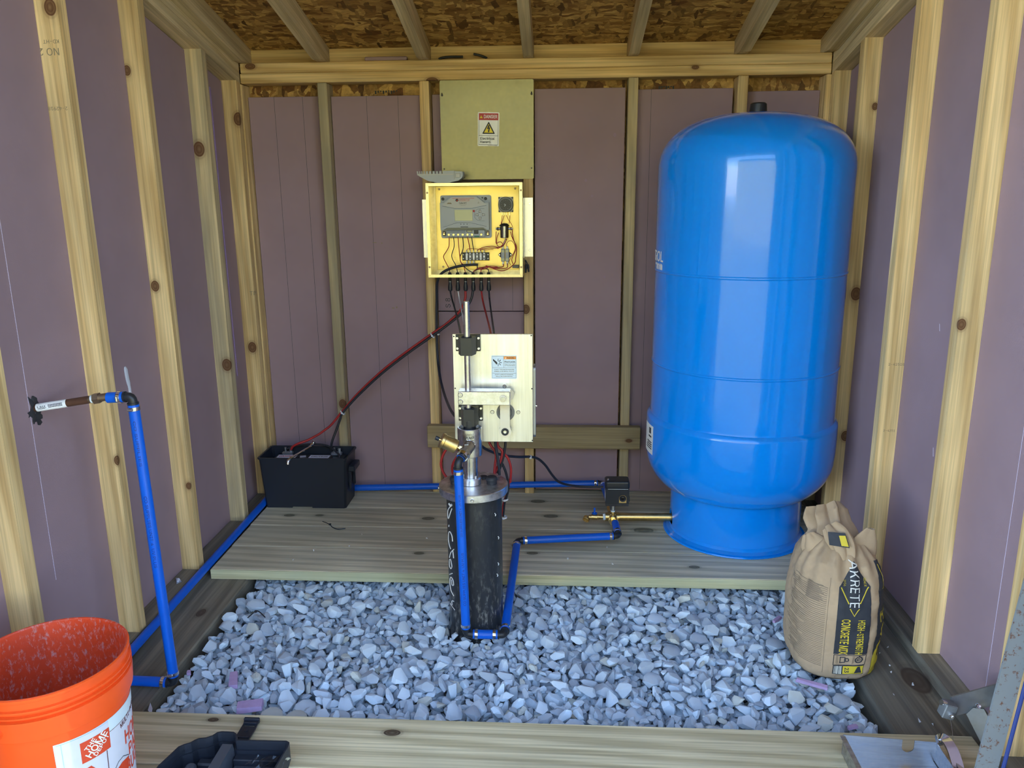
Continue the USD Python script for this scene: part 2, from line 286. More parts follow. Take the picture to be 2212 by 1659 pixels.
plain('pipe_brown', (.10, .045, .025), .42, metal=.3, noise=.25, nscale=20.)
plain('teflon', (.72, .80, .86), .5)
plain('controller_grey', (.42, .44, .42), .5); plain('controller_dark', (.24, .26, .27), .5); plain('controller_light', (.50, .49, .42), .5); plain('lcd', (.55, .55, .30), .25); plain('dial_grey', (.16, .16, .15), .45)
plain('wire_red', (.36, .02, .02), .4); plain('wire_black', (.018, .018, .022), .4); plain('wire_white', (.72, .72, .72), .45); plain('cable_black', (.015, .016, .024), .42)
plain('ink_brown', (.10, .03, .03), .6); plain('pipe_pale', (.35, .55, .75), .5); plain('black_sheen', (.05, .055, .065), .28); plain('steel_grey', (.20, .205, .20), .45, metal=.7, noise=.15, nscale=25.); plain('white_dust', (.6, .58, .55), .8); plain('board_green', (.02, .16, .10), .5); plain('steel_dark', (.38, .38, .36), .22, metal=1.); plain('siding', SIDING, .6); plain('roof_grey', (.12, .12, .13), .8); plain('tie_white', (.72, .72, .74), .45); plain('ivory', (.76, .68, .48), .5); plain('fuse_grey', (.36, .37, .36), .4)
plain('orange_plastic', (.80, .085, .012), .36, noise=.08, nscale=8.); plain('label_white', (.62, .63, .70), .5, noise=.05, nscale=12.); plain('label_red', (.62, .06, .02), .5)
plain('sticker_white', (.90, .89, .84), .4); plain('label_pale', (.62, .72, .76), .45); plain('rust_steel', (.33, .36, .38), .55, metal=.35)
plain('kraft', (.42, .30, .185), .85, noise=.12, nscale=9., bump=.35, bscale=70., spec=.2); plain('bag_black', (.022, .024, .030), .7, noise=.25, nscale=25., bump=.3, bscale=70.); plain('bag_yellow', (.60, .46, .03), .7); plain('bag_white', (.70, .68, .62), .7); plain('bag_text', (.22, .165, .11), .85)
def speckled(name, base, spot, scale, lo, hi, rough, metal=0., aniso=(1, 1, 1), zlim=None):
    N = {'g': ('geometry', {}), 'mp': ('mapping', {'scale': aniso}), 'n': ('noise_texture', {'scale': scale, 'detail': 6., 'roughness': .7}), 'r': ('rgb_ramp', {'ramp': [(lo, (0, 0, 0)), (hi, (1, 1, 1))]}), 'x': ('mix', {'color1': base, 'color2': spot}), 'p': ('principled_bsdf', {'roughness': rough, 'metallic': metal})}
    K = [('g.position', 'mp.vector'), ('mp.vector', 'n.vector'), ('n.fac', 'r.fac'), ('x.color', 'p.base_color')]
    if zlim:
        N |= {'s': ('separate_xyz', {}), 'z': ('map_range', {'from_min': zlim[0], 'from_max': zlim[1], 'to_min': 1., 'to_max': .12, 'clamp': True}), 'mu': ('math', {'math_type': 'multiply'})}
        K += [('g.position', 's.vector'), ('s.z', 'z.value'), ('r.color', 'mu.value1'), ('z.result', 'mu.value2'), ('mu.value', 'x.fac')]
    else: K.append(('r.color', 'x.fac'))
    material(name, N, K, 'p.BSDF')
speckled('casing_black', (.016, .017, .019), (.30, .29, .26), 70., .52, .72, .36, aniso=(1, 1, .35), zlim=(.0, .17))
speckled('rusty', (.20, .215, .215), (.13, .06, .035), 85., .56, .64, .55, metal=.2)
speckled('orange_dusty', (.62, .055, .014), (.50, .36, .34), 130., .52, .80, .5, aniso=(1, 1, .5))
material('clear_film', {'t': ('transparent_bsdf', {'color': (.86, .9, .95)}), 'g': ('glossy_bsdf', {'color': (.9, .95, 1.), 'roughness': .12}), 'f': ('fresnel', {'IOR': 1.5}), 'm': ('mix_closure', {})}, [('f.fac', 'm.fac'), ('t.BSDF', 'm.closure1'), ('g.BSDF', 'm.closure2')], 'm.closure')

# ---------------------------------------------------------------- the shed: framing, walls, roof, floor
S, SR = .225, .24                                  # fall of the side plates and of the rafters
XI, XO = 1.131, 1.220                              # inner and outer faces of the side studs
YF = -2.35                                         # front of the shed
def z_low(y): return 1.688 - S * y
ground = structure('ground'); 
part('soil', ground, [xbox(-40, 40, -60, -2.36, -.32, -.16), xbox(-40, 40, -2.36, 40, -.32, -.17)], 'ground_straw', False)
# the pale yellow house across the yard, seen mirrored in the tank and the metal boxes
ho = structure('house')
part('wall', ho, xbox(-11, 12, -26, -19.03, -.155, 5.6), 'siding', False)
for k in range(77): part('siding_board', ho, xbox(-11 + k * .3, -10.72 + k * .3, -19.029, -19.0, -.155, 5.58, .004), 'siding', False)
part('roof', ho, hull([(-11.5, -18.5, 5.58), (12.5, -18.5, 5.58), (-11.5, -26.5, 5.58), (12.5, -26.5, 5.58), (-11.5, -22.5, 8), (12.5, -22.5, 8), (-11.5, -18.5, 5.7), (12.5, -18.5, 5.7)]), 'roof_grey', False)
part('eave', ho, xbox(-11.5, 12.5, -18.49, -18.45, 5.5, 5.75), 'white_print', False)
# back wall
wb = structure('wall_back')
part('sheathing', wb, xbox(-1.22, 1.22, .0895, .101, -.04, 1.765), 'osb', False)
for n, x0, z1 in (('bottom_plate', -1.22, 0),): part(n, wb, xbox(-1.22, 1.22, .001, .0885, -.0375, -.0005, .002), 'treated_x')
SB = [(-1.165, -1.127, 'pine_z'), (-.827, -.789, 'pine_z_blue'), (-.427, -.389, 'pine_z'), (-.026, .012, 'pine_z'), (.376, .414, 'pine_z_blue'), (.788, .826, 'pine_z'), (1.112, 1.150, 'pine_z')]
for x0, x1, m in SB: part('stud', wb, xbox(x0, x1, 0, .089, 0, 1.687, .0025), m)
part('top_plate', wb, xbox(-1.130, 1.130, 0, .089, 1.688, 1.7255, .003), 'pine_x'); part('top_plate', wb, xbox(-1.128, 1.129, .0015, .089, 1.7262, 1.7635, .003), 'pine_x')
FY = (.055, .085)
for x0, x1, z0, z1, dy in ((-1.125, -.829, .001, 1.643, 0), (-.787, -.430, .001, 1.640, -.012), (-.387, -.029, .001, .783, 0), (-.386, -.029, .787, 1.642, -.006), (.018, .368, .012, 1.654, -.030), (.416, .779, .001, 1.648, -.012), (.829, 1.110, .001, 1.636, 0)):
    part('foam_panel', wb, xbox(x0, x1, FY[0] + dy, FY[1] + dy, z0, z1, .0015), 'foam')
for x, dy, z0, z1 in ((-1.02, 0, .2, 1.643), (-.905, 0, .2, 1.643), (-.645, -.012, .01, 1.64), (-.52, -.012, .4, 1.64), (.468, -.012, .01, 1.648), (-.075, -.006, .787, 1.3)):
    part('score_line', wb, xbox(x - .0007, x + .0007, FY[0] + dy - .0006, FY[0] + dy + .001, z0, z1), 'score', False)
for k in range(16): # inked stamp along the top of the flake board
    x = -.62 + k * .0105 if k < 9 else .50 + (k - 9) * .009
    part('printed_mark', wb, xbox(x, x + .006, .0885, .0896, 1.652 + .004 * (k % 3), 1.664, 0), 'ink', False)
part('handwriting', wb, on_wall(rot(text('S 8', .02, .0006), math.pi / 2, (0, 0, 1)), -.335, FY[0] - .0066, .80), 'ink', False)
part('marker_line', wb, [xbox(-.317, -.3155, FY[0] - .0066, FY[0], .787, .87), xbox(-.386, -.30, FY[0] - .0066, FY[0], .7865, .7885)], 'ink', False)
for x, z, dx, dz in ((-.575, .80, .012, .004), (-.56, .803, .006, .008), (-.64, 1.07, .02, .003), (-.61, 1.068, .004, .006), (.30, .93, .008, .01), (.22, 1.31, .010, .012), (.245, 1.25, .008, .01), (.33, 1.48, .012, .016), (.13, 1.27, .006, .008)):
    part('smudge', wb, on_wall(flat(affinity.scale(Point(0, 0).buffer(1, 5), dx / 2, dz / 2), .0005), x, FY[0] - (.030 if x > .018 else .012) - .0001, z), 'smudge_mark' if x > .018 else 'ink_grey', False)
# side walls
YL = [-.040, -.337, -.757, -1.166, -1.60, -2.00, -2.27]; YR = [-.033, -.322, -.748, -1.178, -1.60, -2.00, -2.27]
for side, sgn, ys in (('left', -1, YL), ('right', 1, YR)):
    w = structure('wall_' + side); xa, xb = (-XO, -XI) if sgn < 0 else (XI, XO)
    part('sheathing', w, prism([(YF, -.04), (.09, -.04), (.09, 1.762), (YF, 1.762 - S * YF)], *((-1.232, -1.2205) if sgn < 0 else (1.2205, 1.232)), 'x'), 'osb', False)
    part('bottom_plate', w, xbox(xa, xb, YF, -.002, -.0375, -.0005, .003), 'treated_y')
    part('top_plate', w, prism([(YF, z_low(YF)), (.0, z_low(.0)), (.0, z_low(0) + .037), (YF, z_low(YF) + .037)], xa, xb, 'x'), 'pine_y')
    part('top_plate', w, prism([(YF, z_low(YF) + .038), (.0, z_low(.0) + .038), (.0, z_low(0) + .0745), (YF, z_low(YF) + .0745)], xa, xb - .0 if sgn > 0 else xb, 'x'), 'pine_y')
    for i, y in enumerate(ys):
        blue = sgn < 0 and i == 1
        part('stud', w, prism([(y, 0), (y + .038, 0), (y + .038, z_low(y + .038) - .0005), (y, z_low(y) - .0005)], xa, xb, 'x'), 'pine_z_blue' if blue else 'pine_z', 20, label='blue-stained knotty pine stud' if blue else None)
    edges = [.05] + [q for y in ys for q in (y + .0385, y - .0005)] + [YF]
    for k in range(len(edges) // 2):
        y1, y0 = edges[2 * k], edges[2 * k + 1]
        if y1 - y0 < .06: continue
        part('foam_panel', w, prism([(y0 + .001, .001), (y1 - .001, .001), (y1 - .001, z_low(y1) - .004), (y0 + .001, z_low(y0) - .004)], *((-1.2195, -1.190) if sgn < 0 else (1.190, 1.2195)), 'x'), 'foam', False)
for w_, x0, x1 in (('left', -1.22, -1.195), ('right', 1.195, 1.22)):
    part('frieze_board', stage.GetPrimAtPath('/World/wall_' + w_), prism([(.054, 1.7635), (.054, 1.8185), (YF, 1.831 - SR * YF), (YF, 1.7635 - S * YF)], x0, x1, 'x'), 'pine_y', False)  # unseen strip added above each side plate to stop sun leaking under the roof
wl = stage.GetPrimAtPath('/World/wall_left'); wr = stage.GetPrimAtPath('/World/wall_right')
part('score_line', wl, xbox(-1.1905, -1.1893, -1.4155, -1.4142, .3, 1.5), 'score_light', False)
part('score_line', wr, xbox(1.1893, 1.1905, -1.418, -1.4168, .05, 1.5), 'score_light', False)
part('caulk_smear', wl, tube(spline([(-1.189, -.965, .77), (-1.189, -.962, .735), (-1.189, -.955, .70), (-1.189, -.958, .665)], 4), [.003] + [.0065] * 6 + [.005] * 5 + [.004], 8), 'caulk')
part('foam_sliver', wl, prism([(-.158, 1.66), (-.151, 1.66), (-.143, .55), (-.1445, .55)], -1.191, -1.1868, 'x'), 'foam_edge', False)
for k, (z, y, L) in enumerate(((1.3, -.62, .03), (.9, -.95, .02), (1.1, -1.33, .03), (.55, -1.0, .025))):
    part('scratch', wr, tube([(1.1898, y, z), (1.1898, y - .006, z - L)], .0010, 6), 'score_light', False)
# lumber stamps (ink on the faces towards the door)
def stamp(wall, s, h, x, y, z, ang): part('grade_stamp', wall, on_wall(text(s, h, .0005), x, y - .0002, z, ang), 'ink_grey', False)
stamp(wl, 'NO 2', .017, -1.140, -1.166, 1.635, math.pi); stamp(wl, 'KD-HT', .009, -1.138, -1.166, 1.655, math.pi); stamp(wl, '2-429182', .0085, -1.139, -1.166, 1.495, math.pi)
stamp(wl, 'TP', .017, -1.150, -.040, .865, 0); stamp(wr, '2-4251824', .008, 1.142, -.748, .735, 0); stamp(wr, '2-4251', .007, 1.148, -.748, .52, 0)
# roof
cl = structure('ceiling')
part('roof_deck', cl, prism([(-2.75, 1.832 + SR * 2.75), (.20, 1.832 - SR * .2), (.20, 1.843 - SR * .2), (-2.75, 1.843 + SR * 2.75)], -1.32, 1.32, 'x'), 'osb', False)
part('roofing', cl, prism([(-2.78, 1.8445 + SR * 2.78), (.22, 1.8445 - SR * .22), (.22, 1.853 - SR * .22), (-2.78, 1.853 + SR * 2.78)], -1.34, 1.34, 'x'), 'black_satin', False)
def rz(y): return 1.750 - SR * y
for x0, x1 in ((-1.1300, -1.098), (-.8235, -.7855), (-.4235, -.3855), (-.023, .015), (.3715, .4095), (.7765, .8145), (1.098, 1.1300)):
    part('rafter', cl, prism([(-2.70, rz(-2.70)), (-.0555, rz(-.0555)), (-.0535, 1.7642), (.054, 1.7642), (.054, rz(.054) + .0815), (-2.70, rz(-2.70) + .0815)], x0, x1, 'x'), 'pine_y', 20)
part('rim_board', cl, prism([(.0555, 1.7642), (.0885, 1.7642), (.0885, 1.8095), (.0555, 1.8175)], -1.22, 1.22, 'x'), 'pine_x', False)
# front wall: posts and header of the doorway, out of the picture
wf = structure('wall_front')
for x0, x1 in ((-1.13, -1.05), (1.05, 1.13)): part('post', wf, xbox(x0, x1, -2.35, -2.261, .0005, 2.16, .003), 'pine_z')
part('header', wf, xbox(-1.13, 1.13, -2.35, -2.261, 2.161, 2.20, .003), 'pine_x')
# floor: sills, deck of four planks, front planks
fl = structure('floor')
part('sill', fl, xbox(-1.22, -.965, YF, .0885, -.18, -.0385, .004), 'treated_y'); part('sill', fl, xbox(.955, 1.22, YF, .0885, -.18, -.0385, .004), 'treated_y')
part('sill', fl, xbox(-.964, .954, -.60, -.52, -.18, -.0385, .004), 'treated_x'); part('sill', fl, xbox(-.964, .954, -1.70, -1.62, -.18, -.0385, .004), 'treated_x'); part('sill', fl, xbox(-.964, .954, 0.0, .08, -.18, -.0385, .004), 'treated_x')
for k, (y0, y1, xl) in enumerate(((-.754, -.566, -1.094), (-.562, -.376, -1.096), (-.372, -.187, -1.098), (-.183, -.002, -1.100))):
    part('deck_plank', fl, xbox(xl, 1.129, y0, y1, -.038, 0, .003), 'treated_x')
    if k == 0: part('plank_edge', fl, xbox(xl + .001, 1.128, y0 - .0008, y0 + .002, -.036, -.002), 'treated_edge', False)
for k in range(4):
    y1 = -1.530 - k * .188; part('front_plank', fl, xbox(-1.128, 1.110 if k == 0 else 1.128, y1 - .185, y1, -.038, 0, .003), 'treated_front')
# ---------------------------------------------------------------- pressure tank
TC = (.7885, -.345); TR = .328
def tank_prof():
    p = [(.0, 1.525)]
    for a in np.linspace(4, 90, 22):          # domed head: superellipse
        t = math.radians(a); p.append((TR * math.sin(t) ** .80, 1.335 + .19 * max(math.cos(t), 0) ** .86))
    z = 1.30
    for zb in (.995, .665):                   # weld beads between the rings of the shell
        p += [(TR, zb + .006), (TR + .0022, zb + .003), (TR + .0022, zb - .001), (TR - .001, zb - .005)]
    p += [(TR, .48), (TR + .001, .472), (TR + .010, .462), (TR + .0125, .452), (TR + .0125, .36), (TR + .011, .335)]
    for a in np.linspace(8, 62, 10):
        t = math.radians(a); p.append((.19 + (TR + .011 - .19) * math.cos(t), .335 - .165 * math.sin(t)))
    p += [(.2395, .188)]
    return p
P = sorted(tank_prof(), key=lambda q: 0)      # already from top to bottom
tank = thing('pressure_tank', 'tall glossy blue domed water pressure tank in the back right corner', 'water tank', loc=(TC[0], TC[1], 0))
part('shell', tank, lathe(P[::-1], (*TC, 0), n=96), 'tank_blue', 30)
tube_wall = manifold3d.Manifold.cylinder(.200, .240, .240, 96).translate((TC[0], TC[1], .005)) - manifold3d.Manifold.cylinder(.30, .236, .236, 96).translate((TC[0], TC[1], -.02))
tube_wall = tube_wall - manifold3d.Manifold.cylinder(.2, .036, .036, 32).rotate((0, 90, 0)).translate((TC[0] - .34, TC[1], .047))
base_geo = cat([tube_wall, lathe([(.2405, .030), (.2425, .018), (.252, .009), (.262, .007), (.264, .0035), (.262, .001), (.2405, .001)][::-1], (*TC, 0), n=96)])
stand = part('stand', tank, base_geo, 'tank_blue', 30)
cap = part('air_valve_cap', tank, lathe([(0, 1.556), (.022, 1.556), (.027, 1.552), (.030, 1.526), (.030, 1.518), (0, 1.518)][::-1], (TC[0], TC[1], 0), n=32), 'black_plastic', 40)
def on_tank(m, ang0, z, rr, eps=.0008):
    """wraps a drawing (x right, y up) round the shell; ang0 is the angle of x = 0 from -y towards +x"""
    v, f = arr(subdiv(m, .012)); a = ang0 + v[:, 0] / rr; r = rr + eps + v[:, 2] * .5
    return np.stack([TC[0] + r * np.sin(a), TC[1] - r * np.cos(a), z + v[:, 1]], 1), f
lt = text('TROL', .034, .0006, True); wd = lt[0][:, 0].max()
AE = math.radians(-73)
part('lettering', tank, on_tank(move(lt, (-wd, 0, 0)), AE, 1.030, TR), 'white_print', False)
part('lettering', tank, on_tank(move(text('PRESSURE TANK', .007, .0006), (-.085, 0, 0)), AE, 1.016, TR), 'white_print', False)
for k in range(5): part('printed_mark', tank, on_tank(flat(sbox(-.012 - .014 * k - (0 if k else .004), 0, -.004 - .014 * k, .018)), AE, .988 + .0135, TR), 'white_print', False)
lab = part('paper_label', tank, on_tank(flat(sbox(-.10, -.052, 0, .056), .0005), math.radians(-74), .380, TR + .0125, .0006), 'sticker_white', False, label='white paper label')
for k, (x0, x1, y0, y1) in enumerate(((-.040, -.02, .024, .046), (-.045, -.015, .010, .016), (-.06, -.012, -.010, -.006), (-.06, -.01, -.018, -.014), (-.07, -.01, -.026, -.022), (-.07, -.01, -.034, -.030))):
    part('print_line', lab, on_tank(flat(sbox(x0, y0, x1, y1), .0005), math.radians(-74), .380, TR + .0125, .0012), 'ink', False)

# ---------------------------------------------------------------- gravel: stones dropped one after another on a height field
def proto_stone(seed):
    g = np.random.default_rng(100 + seed); n = 26; d = g.normal(size=(n, 3)); d /= np.linalg.norm(d, axis=1)[:, None]
    e = np.array([1.0, g.uniform(.62, .9), g.uniform(.32, .56)]); p = d * g.uniform(.86, 1.08, (n, 1)) * e
    for _ in range(4):                                           # flat broken faces
        q = g.normal(size=3); q /= np.linalg.norm(q); lim = .58 * np.abs(p @ q).max(); s_ = p @ q; p = p - np.outer(np.maximum(s_ - lim, 0), q)
    v, f = hull(p); t = trimesh.Trimesh(v, f); return np.array(t.vertices), np.array(t.faces)
PROTO = [proto_stone(i) for i in range(14)]
GX0, GX1, GY0, GY1, GZ = -.962, .952, -1.60, -.604, -.135
CELL = .004; NX, NY = int((GX1 - GX0) / CELL), int((GY1 - GY0) / CELL); hmap = np.full((NX, NY), GZ)
gx, gy = GX0 + (np.arange(NX) + .5) * CELL, GY0 + (np.arange(NY) + .5) * CELL
XX, YY = np.meshgrid(gx, gy, indexing='ij')
hmap[np.hypot(XX + .138, YY + .975) < .088] = 9.0                                     # the well casing stands here
stones = []
def quat_mat(q):
    w, x, y, z = q; return np.array([[1 - 2 * (y * y + z * z), 2 * (x * y - z * w), 2 * (x * z + y * w)], [2 * (x * y + z * w), 1 - 2 * (x * x + z * z), 2 * (y * z - x * w)], [2 * (x * z - y * w), 2 * (y * z + x * w), 1 - 2 * (x * x + y * y)]])
def stamp_of(v, f):
    """lower and upper surface of a stone over its own grid of cells"""
    lo, hi = v[:, :2].min(0), v[:, :2].max(0); i0 = np.floor(lo / CELL).astype(int); n = np.ceil(hi / CELL).astype(int) - i0 + 1
    px = (i0[0] + np.arange(n[0]) + .5) * CELL; py = (i0[1] + np.arange(n[1]) + .5) * CELL; A, B = np.meshgrid(px, py, indexing='ij')
    t = v[f]; nr = np.cross(t[:, 1] - t[:, 0], t[:, 2] - t[:, 0]); nr /= np.linalg.norm(nr, axis=1)[:, None] + 1e-12; dd = (nr * t[:, 0]).sum(1)
    up_, dn = nr[:, 2] > .02, nr[:, 2] < -.02; sd = np.abs(nr[:, 2]) <= .02
    top = np.min((dd[up_, None, None] - nr[up_, 0, None, None] * A - nr[up_, 1, None, None] * B) / nr[up_, 2, None, None], 0)
    bot = np.max((dd[dn, None, None] - nr[dn, 0, None, None] * A - nr[dn, 1, None, None] * B) / nr[dn, 2, None, None], 0)
    return i0, top, bot, (top > bot)
def limit(x, y):
    if y > -.79 or y < -1.505: return -.046
    if (-.20 < x < .0 and -1.14 < y < -1.05) or (-.085 < x < .0 and -1.14 < y < -.86) or (x < -.875 and -1.42 < y < -1.34) or ((x - .89) / .13) ** 2 + ((y + 1.135) / .15) ** 2 < 1: return -.042
    return -.026 - .004 * math.sin(5 * x)
variants = []
for k in range(240):
    i = k % 14; q = nrng.normal(size=4); q /= np.linalg.norm(q); q = q * np.array([1, .55, .55, 1.5]); q /= np.linalg.norm(q); s_ = float(np.clip(nrng.lognormal(math.log(.0198), .33), .010, .038))
    v = PROTO[i][0] @ quat_mat(q).T * s_; variants.append((i, q, s_, stamp_of(v, PROTO[i][1])))
fails = 0
for k in range(9500):
    i, q, s_, (i0, top, bot, mask) = variants[nrng.integers(240)]; best = None
    for _ in range(7):
        cx, cy = int(nrng.integers(6, NX - 6)), int(nrng.integers(6, NY - 6)); a, b = cx + i0[0], cy + i0[1]
        if a < 0 or b < 0 or a + top.shape[0] > NX or b + top.shape[1] > NY: continue
        H = hmap[a:a + top.shape[0], b:b + top.shape[1]]; z = (H - bot)[mask].max()
        if best is None or z + bot[mask].min() < best[0]: best = (z + bot[mask].min(), z, a, b, cx, cy)
    if best is None: continue
    _, z, a, b, cx, cy = best; ox, oy = (a - i0[0]) * CELL, (b - i0[1]) * CELL; x, y = GX0 + ox, GY0 + oy; zt = z + top[mask].max()
    if zt > limit(x, y) + .006: fails += 1; continue
    H = hmap[a:a + top.shape[0], b:b + top.shape[1]]; H[mask] = np.maximum(H[mask], (z + top)[mask]); stones.append((i, q, s_, x, y, z, zt))
st = np.array([s_[2:] for s_ in stones])
# which stones lie on top (their crown is the height field there)
vis = np.array([hmap[int((x - GX0) / CELL), int((y - GY0) / CELL)] <= zt + .002 for (_, x, y, z, zt) in st])
score = np.where(vis, st[:, 0] / np.linalg.norm(st[:, 1:4] - CAM, axis=1), 0); order = np.argsort(-score); single_ids = set(order[:300].tolist())
cls = UsdGeom.Scope.Define(stage, '/World/Looks/stone_shapes')
classes = []
for i, (v, f) in enumerate(PROTO):
    c_ = stage.CreateClassPrim(f'/World/Looks/stone_shapes/shape_{i:02d}'); c_.SetTypeName('Mesh')
    g = usdkit.mesh(stage, f'/World/Looks/stone_shapes/shape_{i:02d}', (v, f), M['limestone'], smooth=22); classes.append(g)
LG = 'loose stones on top of the gravel bed'
for k in sorted(single_ids):
    i, q, s_, x, y, z, zt = stones[k]; p = numbered('/World/gravel_stone'); pr = stage.DefinePrim(p, 'Mesh'); pr.GetReferences().AddInternalReference(classes[i].GetPath())
    xf = UsdGeom.Xformable(pr); xf.ClearXformOpOrder(); xf.AddTranslateOp().Set(Gf.Vec3d(x, y, z)); xf.AddOrientOp().Set(Gf.Quatf(float(q[0]), float(q[1]), float(q[2]), float(q[3]))); xf.AddScaleOp().Set(Gf.Vec3f(s_, s_, s_))
    put(pr, 'pale blue-grey broken limestone lump lying on top of the gravel bed', 'stone', LG)
pi = UsdGeom.PointInstancer.Define(stage, '/World/gravel')
for i, (v, f) in enumerate(PROTO): usdkit.mesh(stage, f'/World/gravel/stone_kind_{i:02d}', (v, f), M['limestone'], smooth=22)
pi.CreatePrototypesRel().SetTargets([Sdf.Path(f'/World/gravel/stone_kind_{i:02d}') for i in range(14)])
rest = [s_ for k, s_ in enumerate(stones) if k not in single_ids]
pi.CreateProtoIndicesAttr([s_[0] for s_ in rest]); pi.CreatePositionsAttr([Gf.Vec3f(*map(float, s_[3:6])) for s_ in rest]); pi.CreateOrientationsAttr([Gf.Quath(*map(float, s_[1])) for s_ in rest]); pi.CreateScalesAttr([Gf.Vec3f(s_[2], s_[2], s_[2]) for s_ in rest])
put(pi.GetPrim(), 'bed of pale blue-grey crushed limestone between the two plank decks', 'gravel', None, 'stuff')
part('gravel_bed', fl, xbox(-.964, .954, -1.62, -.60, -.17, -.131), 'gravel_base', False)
GH = lambda x, y: float(hmap[max(0, min(NX - 1, int((x - GX0) / CELL))), max(0, min(NY - 1, int((y - GY0) / CELL)))])
print('stones', len(stones), 'skipped', fails, 'instanced', len(rest))
# ---------------------------------------------------------------- well casing and its cap
CX, CY, CR = -.138, -.975, .0842
casing = thing('well_casing', 'black steel well casing pipe with white handwriting standing in the gravel', 'well casing', loc=(CX, CY, GZ))
part('pipe', casing, lathe([(0, GZ), (CR, GZ), (CR, .390), (.078, .390), (.078, .30), (0, .30)], (CX, CY, 0), n=72), 'casing_black', 30)
def on_casing(pts, ang0, z0, r=CR + .0004):
    """pen strokes: x along the pipe (downwards), y round the pipe"""
    p = np.array(pts, float); a = ang0 + p[:, 1] / CR
    return np.stack([CX + r * np.sin(a), CY - r * np.cos(a), z0 - p[:, 0]], 1)
ink = []
U = .030                                                     # letter height round the pipe; y = 0 is the baseline (towards the left)
W_ = [[(.000, U), (.030, .002), (.052, .2 * U), (.012, U * 1.0)], [(.072, .3 * U), (.078, .24 * U)], [(.118, .95 * U), (.100, .85 * U), (.092, .45 * U), (.104, .1 * U), (.128, .05 * U), (.148, .55 * U)], [(.142, 1.15 * U), (.160, .55 * U), (.180, .2 * U)], [(.150, .95 * U), (.172, 1.05 * U)],
      [(.196, .65 * U), (.184, .45 * U), (.190, .12 * U), (.208, .1 * U), (.214, .45 * U), (.204, .7 * U), (.194, .62 * U)], [(.226, .75 * U), (.238, .08 * U)], [(.250, .50 * U), (.266, .62 * U), (.262, .92 * U), (.246, .80 * U), (.244, .35 * U), (.262, .08 * U), (.286, .3 * U), (.300, .9 * U)], [(.318, .9 * U), (.322, .5 * U), (.336, .5 * U)], [(.346, 1.0 * U), (.338, .0)]]
for k, s_ in enumerate(W_):
    p = on_casing(spline(s_, 6), math.radians(-66), .368); ink.append(tube(p, [.0017] * len(p), 6))
part('handwriting', casing, ink, 'white_print', False)
part('paint_smear', casing, [tube(on_casing(spline([(.008, .006), (.012, .014), (.006, .022)], 4), math.radians(-60), .375), .0035, 6)] + [tube(on_casing([(d, 0), (d + .006, .005), (d + .010, .002)], math.radians(a_), .39), .0014, 5) for d, a_ in ((.05, 52), (.13, 62), (.215, 60), (.25, 56))], 'white_print', False)
wcap = thing('casing_flange', 'round brushed aluminium cap plate on top of the black well casing', 'well cap', loc=(CX - .001, CY, .388))
part('plate', wcap, lathe([(0, .3905), (.103, .3905), (.1045, .392), (.1045, .413), (.1025, .415), (0, .415)], (CX - .001, CY, 0), n=96), 'alum_cast', 25)
part('lip', wcap, lathe([(.0850, .3895), (.0850, .384), (.0875, .384), (.0875, .3895)], (CX - .001, CY, 0), n=64), 'alum_cast', 25)
part('bolt', wcap, bolt((CX + .006, CY - .1042, .4005), (.05, -1, 0), .0055, .005, 16), 'steel')
part('bolt', wcap, bolt((CX - .104, CY - .006, .4005), (-1, 0, 0), .0055, .005, 16), 'steel')
for x, y in ((-.0835, -.9770), (-.1925, -.9800)): part('plug', wcap, lathe([(0, .437), (.012, .4385), (.0150, .437), (.0180, .431), (.0180, .428), (.0155, .425), (.0155, .4155), (0, .4155)][::-1], (x, y, 0), n=28), 'black_rubber', 40)
part('plug', wcap, lathe([(0, .419), (.012, .419), (.014, .4155), (0, .4155)][::-1], (-.113, -.925, 0), n=24), 'black_rubber', 40)
# ---------------------------------------------------------------- pump head on the cap
PX, PY = -.147, -.975
pump = thing('well_pump', 'polished stainless pump head cylinder with short neck rising from the well cap', 'pump', loc=(PX, PY, .4155))
part('collar', pump, [lathe([(0, .4158), (.032, .4158), (.032, .432), (.029, .437), (.0225, .437), (0, .437)], (PX, PY, 0), n=48)], 'alum_cast', 30)
part('neck', pump, lathe([(0, .4375), (.0222, .4375), (.0222, .506), (0, .506)], (PX, PY, 0), n=48), 'steel', 30)
hd = part('head', pump, lathe([(0, .5065), (.0355, .5065), (.0365, .508), (.0365, .591), (.0355, .5925), (.0320, .5925), (.0315, .582), (.0, .582)], (PX, PY, 0), n=64), 'steel', 25)
part('seal_nut', pump, lathe([(0, .5825), (.0185, .5825), (.0185, .612), (.0165, .616), (0.011, .616)], (PX, PY, 0), n=32), 'black_plastic', 30)
for a_ in (40, 160, 280):
    part('bolt', pump, lathe([(0, .4372), (.0045, .4372), (.0045, .446), (0, .446)], (PX + .0265 * math.sin(math.radians(a_)), PY - .0265 * math.cos(math.radians(a_)), 0), n=10), 'steel')
def on_cyl(m, c, r, a0, z, eps=.0004):
    v, f = arr(subdiv(m, .006)); a = a0 + v[:, 0] / r; q = r + eps + v[:, 2] * .6
    return np.stack([c[0] + q * np.sin(a), c[1] - q * np.cos(a), z + v[:, 1]], 1), f
part('engraving', hd, [on_cyl(text('SIMPLE', .0062, .0005, False, .024, 'c'), (PX, PY), .0365, .10, .5755), on_cyl(text('PUMP', .0088, .0005, True, .026, 'c'), (PX, PY), .0365, .10, .5645), on_cyl(flat(sbox(-.012, 0, .012, .0012)), (PX, PY), .0365, .10, .560), on_cyl(flat(sbox(-.009, 0, .009, .001)), (PX, PY), .0365, .10, .5565)], 'ink', False)
